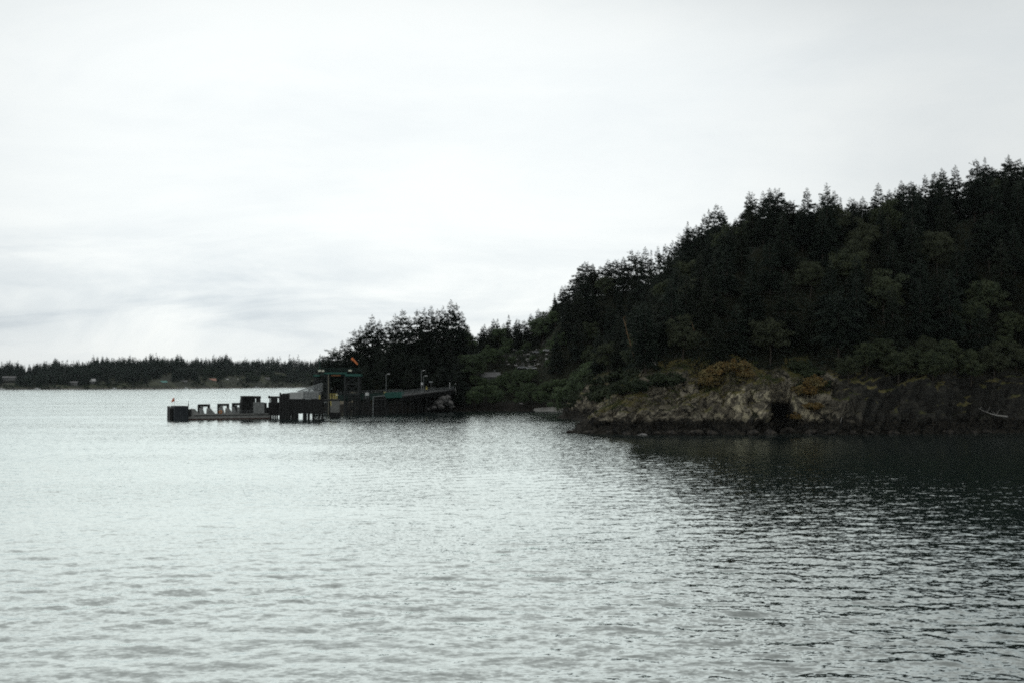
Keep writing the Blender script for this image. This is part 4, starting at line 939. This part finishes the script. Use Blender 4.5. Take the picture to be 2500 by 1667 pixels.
for k in range(7):
    m1 = MB(); p_ = L_ * (0.02 + k / 6.6); zg = -p_.z - t0.z - 1.5
    for s_ in (.5, 2.5, 4.5, 6.5): m1.tube(p_ + nrm_ * s_ + Vector((0, 0, -1.2)), p_ + nrm_ * s_ + Vector((0, 0, zg)), .24)
    m1.tube(p_ + nrm_ * .1 + Vector((0, 0, -1.35)), p_ + nrm_ * 6.9 + Vector((0, 0, -1.35)), .25).tube(p_ + nrm_ * .5 + Vector((0, 0, -1.6)), p_ + nrm_ * 6.5 + Vector((0, 0, zg + 3)), .12)
    m1.build('pile_bent', M['timber'], tr)
tag(tr, 'timber trestle with a pale handrail climbing from the span to the shore', 'trestle')

def dolphin(px0, px1, Y, ztop, n, rake, label):
    k = Y / F; e = empty('pile_dolphin', ((0.5 * (px0 + px1) - 1250) * k, Y, 0)); h_ = (px1 - px0) / 2 * k; f = MB()
    for i in range(n):
        a = -h_ + 2 * h_ * (i + .5) / n; rk = rake * (a / max(h_, .1)); yy = (i % 3) * .7
        f.tube((a + rk, yy - (.5 if i % 2 else 0), -2), (a * .8, yy + .3, ztop - .25 * (i % 3)), .30, .25)
    f.build('piles', M['timber'], e); f = MB()
    for z in (ztop - 1.2, 3.0): f.tube((-h_ * .9, -.3, z), (h_ * .9, -.3, z), .12)
    for k_ in range(2): f.box((-h_ * .7, -.1 + k_, ztop - .3), (h_ * .7, .15 + k_, ztop))
    f.build('cap', M['darksteel'], e); tag(e, label, 'dolphin', 'pile dolphins by the transfer span')
dolphin(848, 882, 409, 7.4, 6, 1.4, 'open cluster of raked piles in front of the right gantry tower')
dolphin(886, 905, 408, 6.7, 5, 0.6, 'narrow pile dolphin carrying the white sign')
dolphin(912, 944, 408, 6.7, 11, 1.5, 'broad dense pile dolphin flaring at the water, left of the green girder')
MBx = empty('white_sign', ((896.5 - 1250) * 407.5 / F, 407.3, 6.75)); MB().box((-.65, -.05, .15), (.65, .05, 1.25)).build('sign_board', M['white'], MBx, 0.02); MB().tube((-.4, .1, -1.0), (-.4, .1, 1.1), .05).tube((.4, .1, -1.0), (.4, .1, 1.1), .05).build('post', M['galv'], MBx)
tag(MBx, 'square white sign board standing on the narrow pile dolphin', 'sign')
lp = empty('steel_post', ((912 - 1250) * 407.5 / F, 406.9, 0)); MB().tube((0, 0, -2), (0, 0, 6.6), .14).build('shaft', M['galv'], lp); MB().tube((-.1, 0, 6.5), (4.2, 0, 6.9), .09).build('arm', M['galv'], lp)
tag(lp, 'pale grey steel post with an arm across the broad pile dolphin', 'post')

def lamp_post(px, Y, zb, zt, label):
    e = empty('lamp_post', ((px - 1250) * Y / F, Y, zb)); hh = zt - zb
    MB().tube((0, 0, 0), (0, 0, hh), .11, .07).box((-.2, -.2, 0), (.2, .2, .35)).build('pole', M['galv'], e)
    MB().path([(0, 0, hh - .1), (.25, 0, hh + .12), (.7, 0, hh + .15)], [.05, .05, .05], 6).build('arm', M['galv'], e)
    MB().hexa([(.45, -.22, hh), (1.5, -.16, hh + .05), (1.5, .16, hh + .05), (.45, .22, hh), (.5, -.16, hh + .3), (1.4, -.1, hh + .22), (1.4, .1, hh + .22), (.5, .16, hh + .3)]).build('lamp_head', M['white'], e, .03)
    tag(e, label, 'lamp post', 'lamp posts along the trestle')
lamp_post(943, Yg + 8, 6.3, 14.6, 'lamp post above the green girder with its head turned right')
lamp_post(1029, 436, 7.8, 16.0, 'lamp post halfway up the trestle beside the white notice')
lamp_post(1034.5, 441, 8.0, 14.0, 'shorter dull lamp post just behind the trestle notice')
e = empty('notice_board', W(1030, 940, 435)); MB().box((-.4, -.04, 0.2), (.4, .04, 1.1)).build('sign_board', M['white'], e); MB().tube((0, .08, -1.6), (0, .08, 1.0), .05).build('post', M['galv'], e); tag(e, 'small white notice on a post on the trestle', 'sign')
e = empty('yellow_cabinet', W(940, 961, Yg + 5.8)); MB().box((-.45, -.3, 0), (.45, .3, .9)).build('case', M['yellow'], e, .04); MB().box((-.5, -.35, .9), (.5, .35, .98)).build('lid', M['galv'], e); tag(e, 'small yellow box at the start of the green girder', 'box')
e = empty('yellow_barrier', W(1041.5, 950, 437)); MB().box((-.32, -.12, 0), (.32, .12, .75)).build('panel', M['yellow'], e, .03); MB().tube((-.25, 0, .7), (-.05, 0, 1.3), .07).tube((.25, 0, .7), (.05, 0, 1.3), .07).build('frame', M['yellow'], e); tag(e, 'yellow barrier standing on the trestle right of the middle lamp post', 'barrier')
e = empty('road_sign', W(1052, 933, 446)); MB().box((-.7, -.04, 0), (.7, .04, .55)).build('sign_board', M['galv'], e); MB().tube((0, .08, -3.2), (0, .08, .5), .05).build('post', M['galv'], e); tag(e, 'grey-green road sign above the upper end of the trestle', 'sign')
for q, (px, py) in enumerate(((1098, 936), (1112, 938), (1113, 951))):
    e = empty('white_bollard', W(px, py, 461)); MB().tube((0, 0, -2.2), (0, 0, .35), .18, .16).build('post', M['white'], e); MB().tube((0, 0, .35), (0, 0, .5), .2, .1).build('cap', M['white'], e)
    tag(e, 'white bollard where the trestle meets the land, %s from the left' % ORD[q], 'bollard', 'white bollards at the trestle head')

# ---------------------------------------------------------------- house, terraces and cars in the gap
def house(name, x, y, z, w_, dp, hw_, hr, rz, wall, roof, label, cat='house', wins=3, chimney=False):
    e = empty(name, (x, y, z), rz); MB().box((-w_ / 2, -dp / 2, -1.5), (w_ / 2, dp / 2, hw_)).build('wall', M[wall], e)
    r_ = MB(); ov = .5
    r_.v += [Vector(q) for q in ((-w_/2-ov, -dp/2-ov, hw_-.15), (w_/2+ov, -dp/2-ov, hw_-.15), (w_/2+ov, dp/2+ov, hw_-.15), (-w_/2-ov, dp/2+ov, hw_-.15), (-w_/2-ov, 0, hw_+hr), (w_/2+ov, 0, hw_+hr),
            (-w_/2-ov, -dp/2-ov, hw_+.05), (w_/2+ov, -dp/2-ov, hw_+.05), (w_/2+ov, dp/2+ov, hw_+.05), (-w_/2-ov, dp/2+ov, hw_+.05))]
    r_.f += [[6,7,5,4],[8,9,4,5],[0,1,7,6],[2,3,9,8],[0,6,4,9,3],[1,2,8,5,7],[0,3,2,1]]
    ro = r_.build('roof', M[roof], e)
    if chimney: MB().box((w_*.2, -.4, hw_+.3), (w_*.2+.8, .4, hw_+hr+1.0)).build('chimney', M['wall_grey'], ro)
    for k in range(wins):
        cx = -w_ / 2 + w_ * (k + .5) / wins
        wn = MB().box((cx - .55, -dp/2 - .06, hw_ * .42), (cx + .55, -dp/2 + .02, hw_ * .82)).build('window', M['glass'], e)
        MB().box((cx - .65, -dp/2 - .1, hw_ * .38), (cx + .65, -dp/2 - .03, hw_ * .42)).build('sill', M['white'], wn)
    tag(e, label, cat); return e
p = W(1196, 922, 488); house('house', p.x, p.y, ground(p.x, p.y) + .3, 8.0, 6, 2.4, 2.0, R(14), 'wall_grey', 'roof_grey', 'small grey house glimpsed through trees behind the cove', chimney=True)
for px, Y, hh in ((1182, 480, 6.2), (1206, 481, 5.6), (1224, 482, 7.0), (1160, 480, 7.5), (1240, 486, 6.5), (1262, 488, 6.0), (1284, 490, 5.5), (1350, 492, 7.5), (1368, 488, 8.5), (1250, 504, 5.5), (1232, 512, 7), (1325, 506, 4.5), (1356, 510, 9), (1215, 505, 8), (1268, 515, 4.5), (1300, 512, 4.0), (1340, 518, 6), (1240, 528, 7), (1285, 530, 6), (1320, 532, 7), (1355, 530, 9)):
    x = (px - 1250) * Y / F; plant('alder', int(px) % 3, x, Y, hh, '', 'broadleaf tree', 'broadleaf trees along the cove shore')
for q, (pa, pb, Y, z_) in enumerate((((1222, 862), (1330, 866), 520, 0), ((1240, 884), (1330, 888), 507, 0), ((1290, 903), (1352, 907), 496, 0))):
    a = W(*pa, Y); b = W(*pb, Y + 3); a.z = ground(a.x, a.y) + .5; b.z = ground(b.x, b.y) + .5; f = MB(); n_ = 20
    for k in range(n_):
        if (k * 7 + q * 3) % 3 == 0: continue
        s0, s1 = k / n_, (k + .9) / n_; A, B = a.lerp(b, s0), a.lerp(b, s1); A.z = ground(A.x, A.y) + .2; B.z = ground(B.x, B.y) + .2; hj = .75 + .35 * ((k * 5 + q) % 3) / 2
        f.hexa([A + Vector((0, 0, -3)), B + Vector((0, 0, -3)), B + Vector((0, .8, -3)), A + Vector((0, .8, -3)), A + Vector((0, 0, hj - .5)), B + Vector((0, 0, hj - .5)), B + Vector((0, .8, hj - .5)), A + Vector((0, .8, hj - .5))])
    w_o = f.build('stone_terrace_wall', M['boulder'], None, .05); tag(w_o, '%s broken pale stone terrace wall on the slope in the gap' % ('upper', 'middle', 'lower')[q], 'stone wall', 'terrace walls in the gap')
def car(px, py, Y, rz, paint, label):
    p = W(px, py, Y); e = empty('parked_car', (p.x, p.y, ground(p.x, p.y) + .05), rz)
    prof = [(-2.2, .35), (-2.25, .75), (-1.5, .95), (-.8, 1.45), (.7, 1.48), (1.35, 1.0), (2.2, .9), (2.25, .4)]
    b_ = MB(); n = len(prof); b_.v += [Vector((x, -.85, z)) for x, z in prof] + [Vector((x, .85, z)) for x, z in prof]
    b_.f += [[i, (i + 1) % n, n + (i + 1) % n, n + i] for i in range(n)] + [list(reversed(range(n))), [n + i for i in range(n)]]; b_.build('body', M[paint], e, .08)
    MB().hexa([(-1.35, -.88, .98), (1.2, -.88, 1.0), (1.2, .88, 1.0), (-1.35, .88, .98), (-.75, -.87, 1.38), (.62, -.87, 1.40), (.62, .87, 1.40), (-.75, .87, 1.38)]).build('windows', M['glass'], e)
    for x in (-1.4, 1.4):
        for y in (-.82, .82): MB().tube((x, y - .1, .33), (x, y + .1, .33), .33, k=14).build('wheel', M['tyre'], e)
    tag(e, label, 'car', 'cars parked on the slope in the gap'); return e
car(1298, 903, 501, 0.1, 'car_white', 'white car parked above the lower terrace wall')
car(1338, 909, 500, 0.0, 'car_white', 'white car parked at the right end of the lower terrace wall')
car(1274, 900, 502, 0.1, 'car_silver', 'silver car parked left of the white cars')
car(1312, 866, 523, 0.1, 'car_silver', 'silver car parked highest on the slope in the gap')

# ---------------------------------------------------------------- the far island
IS = [(-700, 1500, 953), (0, 1667, 950), (375, 1800, 948), (560, 2050, 946), (750, 2300, 944.5), (1000, 2500, 943.3), (1700, 2700, 942)]
ipx = np.array([q[0] for q in IS], float); iY = np.array([q[1] for q in IS], float)
def isl(px, back):
    """point on the far island at photo column px, BACK metres behind its shoreline"""
    y = np.interp(px, ipx, iY) + back; return (px - 1250) / F * y, y
topP = [-700, -300, 0, 150, 210, 270, 340, 420, 450, 540, 640, 700, 760, 900, 1700]; topR = [884, 882, 879, 881, 874, 868, 865, 863, 866, 866, 869, 874, 871, 870, 870]
def igz(px, back):
    Yc = np.interp(px, ipx, iY); ztop = CAM_H + (HOR - np.interp(px, topP, topR)) / F * (Yc + 190) - 21
    return ztop * np.clip((np.asarray(back) - 6) / 185.0, -0.05, 1) ** 0.8 if np.all(np.asarray(back) >= 6) else np.where(np.asarray(back) < 6, -3 + 0.55 * np.asarray(back), ztop * np.clip((np.asarray(back) - 6) / 185.0, 0, 1) ** 0.8 + .3)
pxs = np.linspace(-700, 1700, 240); bk = np.array([-10, 0, 5, 8, 14, 25, 45, 80, 120, 160, 200, 260, 400])
PX, BK = np.meshgrid(pxs, bk); IX, IY = isl(PX, BK); IZ = igz(PX, BK) + (BK > 10) * fbm(PX / 30, BK / 60, 0, 3) * 2
def island_mat():
    m, t, b, o = mat('far_shore'); ge = t.new('ShaderNodeNewGeometry'); P = ge.outputs['Position']; sp = t.new('ShaderNodeSeparateXYZ'); t.l.new(P, sp.inputs[0])
    n = t.noise(P, 0.03, 4, .6); c = t.mix(t.ramp(n, .45, .6), (.03, .036, .022), (.06, .07, .035)); c = t.mix(t.ramp(sp.outputs[2], .9, 2.0), t.mix(t.ramp(n, .4, .6), (.07, .065, .055), (.20, .18, .16)), c)
    t.l.new(c, b.inputs['Base Color']); b.inputs['Roughness'].default_value = .95; return m
tag(add_mesh('far_island_terrain', np_mesh('far_island_terrain', np.stack([IX.ravel(), IY.ravel(), IZ.ravel()], 1), grid_faces(len(bk), len(pxs)), True), island_mat()), 'low far island across the water', kind='structure')
HOUSES = [  # px, py of base, back, width, depth, wall h, roof h, wall, roof, rz, label
    (388, 937, 55, 26, 9, 3.0, 2.6, 'wall_grey', 'roof_teal', .1, 'long low building with a teal roof above the far beach'),
    (407, 935, 75, 16, 8, 3.0, 2.2, 'wall_grey', 'roof_teal', -.1, 'smaller teal-roofed building right of the long teal-roofed one'),
    (517, 933, 60, 15, 9, 3.4, 4.0, 'wall_tan', 'roof_salmon', .5, 'far house with a salmon-coloured roof'),
    (553, 933, 60, 7, 6, 4.5, 2.4, 'roof_teal', 'roof_pale', .1, 'narrow teal far house with a pale roof'),
    (573, 931, 70, 13, 9, 3.0, 3.0, 'wall_white', 'roof_pale', .0, 'far house with a bright white roof'),
    (592, 930, 85, 10, 8, 3.0, 2.6, 'wall_grey', 'roof_grey', .2, 'grey far house right of the white-roofed one'),
    (648, 930, 75, 15, 9, 4.0, 3.8, 'wall_grey', 'roof_grey', .45, 'grey gabled far house beside the tan house'),
    (683, 927, 120, 18, 10, 6.5, 4.0, 'wall_tan', 'roof_grey', .2, 'tall tan far house high on the slope'),
    (720, 911, 175, 12, 9, 3.5, 4.5, 'roof_teal', 'roof_teal', 1.2, 'teal gable showing high among the far trees'),
    (228, 937, 40, 8, 7, 4.5, 4.0, 'wall_grey', 'roof_pale', 1.2, 'pale gabled far house near the water on the left'),
    (448, 935, 50, 12, 8, 2.8, 2.6, 'wall_grey', 'roof_grey', .3, 'small grey far house above the grassy bank'),
    (24, 926, 75, 20, 9, 3.0, 2.4, 'wall_grey', 'roof_grey', .0, 'grey far building at the extreme left of the island'),
    (182, 938, 40, 12, 8, 2.8, 2.6, 'wall_grey', 'roof_grey', .0, 'low grey far house left of the pale gabled one')]
hx = []
for (px, py, back, w_, dp, h1, h2, wl_, rf_, rz, lab) in HOUSES:
    x, y = isl(px, back); z = W(px, py, y).z; hx.append((px, back, w_)); house('far_house', x, y, z, w_, dp, h1, h2, rz, wl_, rf_, lab)
def far_forest():
    r = np.random.default_rng(21); VV = []; FF = []; base = 0; VB = []; FB = []; bb = 0
    n = 9800; P_ = r.uniform(-520, 1500, n); B_ = 4.5 + r.random(n) ** 0.85 * 220
    # one column of sprays for a small distant fir
    def tiny(H, Rd, m):
        t = r.random(m) ** .85; a = r.random(m) * 6.283; L = Rd * (1 - t) ** .8 * r.uniform(.6, 1.15, m) + .35
        z = H * (.08 + .92 * t); Pp = np.stack([np.cos(a) * L * .15, np.sin(a) * L * .15, z], 1)
        Dv = unit(np.stack([np.cos(a), np.sin(a), -.25 + .6 * t], 1)); return rhombs(Pp, Dv, L * 1.05, .22 + L * .30, unit(np.stack([r.normal(0, .5, m), r.normal(0, .5, m), np.ones(m)], 1)))
    protos = [tiny(20, 4.0 + .4 * (i % 3), 90) for i in range(8)]
    blob = [leafy_crown(200 + i, 9, 5, 4.8, 4.4, 14, 170, 1.7, 1.5) for i in range(3)]
    bl = []
    for me, C in blob:
        a = np.zeros(len(me.vertices) * 3, np.float32); me.vertices.foreach_get('co', a); bl.append(a.reshape(-1, 3)); bpy.data.meshes.remove(me)
    for px, back in zip(P_, B_):
        if any(abs(px - q[0]) < q[2] * .72 + 3 and q[1] - 45 < back < q[1] + 9 for q in hx): continue
        if 362 < px < 468 and back < 42: continue
        if vnoise(np.array([px / 14.]), np.array([back / 25.]))[0] > .74: continue
        x, y = isl(px, back); z = float(igz(np.array([px]), np.array([back]))[0]); green = (480 < px < 760 and back < 120 and r.random() < .6) or (back < 30) or r.random() < .04
        th = r.random() * 6.283; c, s = math.cos(th), math.sin(th)
        if green:
            v = bl[r.integers(3)] * r.uniform(.5, 1.15) * (.45 if back < 30 else 1); v = np.stack([v[:, 0]*c - v[:, 1]*s + x, v[:, 0]*s + v[:, 1]*c + y, v[:, 2] + z], 1); VB.append(v)
        else:
            v, f_ = protos[r.integers(8)]; k = r.uniform(.62, 1.2) * (.82 + .34 * float(vnoise(np.array([px / 23.]), np.array([back / 60.]))[0])) * (1.28 if r.random() < .05 else 1); v = v * np.array([k, k, k * r.uniform(.9, 1.1)]); v = np.stack([v[:, 0]*c - v[:, 1]*s + x, v[:, 0]*s + v[:, 1]*c + y, v[:, 2] + z - .5], 1); VV.append(v)
    V = np.concatenate(VV); VB_ = np.concatenate(VB)
    return np_mesh('far_forest', V, np.arange(len(V)).reshape(-1, 4)), np_mesh('far_bushes', VB_, np.arange(len(VB_)).reshape(-1, 4))
fa, fb = far_forest()
tag(add_mesh('far_forest', fa, M['farwood']), 'dark conifer wood covering the far island', 'forest', kind='stuff')
tag(add_mesh('far_undergrowth', fb, M['fargreen']), 'lighter green broadleaf woods and bushes on the far shore', 'woods', kind='stuff')
def boat(px, off, L, rz, label):
    x, y = isl(px, -off); e = empty('moored_boat', (x, y, 0), rz)
    MB().hexa([(-L/2, -L*.13, -.3), (L/2, -L*.03, -.3), (L/2, L*.03, -.3), (-L/2, L*.13, -.3), (-L/2, -L*.17, 1.1), (L/2*1.12, -.05, 1.5), (L/2*1.12, .05, 1.5), (-L/2, L*.17, 1.1)]).build('hull', M['white'], e, .05)
    MB().hexa([(-L*.25, -L*.11, 1.1), (L*.18, -L*.09, 1.2), (L*.18, L*.09, 1.2), (-L*.25, L*.11, 1.1), (-L*.22, -L*.09, 2.5), (L*.05, -L*.08, 2.5), (L*.05, L*.08, 2.5), (-L*.22, L*.09, 2.5)]).build('cabin', M['white'], e, .05)
    tag(e, label, 'boat', 'boats moored off the far shore')
boat(92, 8, 9, .2, 'small white boat off the left part of the far shore'); boat(5, 6, 8, .5, 'small white boat at the extreme left of the far shore')
boat(455, 6, 7, -.2, 'small white boat off the far beach'); boat(627, 8, 9, .3, 'white boat moored before the right-hand far houses'); boat(280, 7, 7, .1, 'tiny white boat off the far shore between beach and pale gabled house')

# ---------------------------------------------------------------- haze over the water
HAZE = 0.00002
if HAZE:
    hb = MB().box((-9000, -400, -9.0), (9000, 9600, 125)).mesh('haze'); m, t, b, o = mat('sea_haze'); t.n.remove(b)
    pv = t.new('ShaderNodeVolumePrincipled'); pv.inputs['Density'].default_value = HAZE; pv.inputs['Color'].default_value = (0.86, 0.93, 0.95, 1)
    t.l.new(pv.outputs[0], o.inputs['Volume']); ho = add_mesh('haze', hb, m); tag(ho, 'thin sea haze', kind='stuff')
bpy.context.view_layer.update()
thin_forest()
name_by_place()
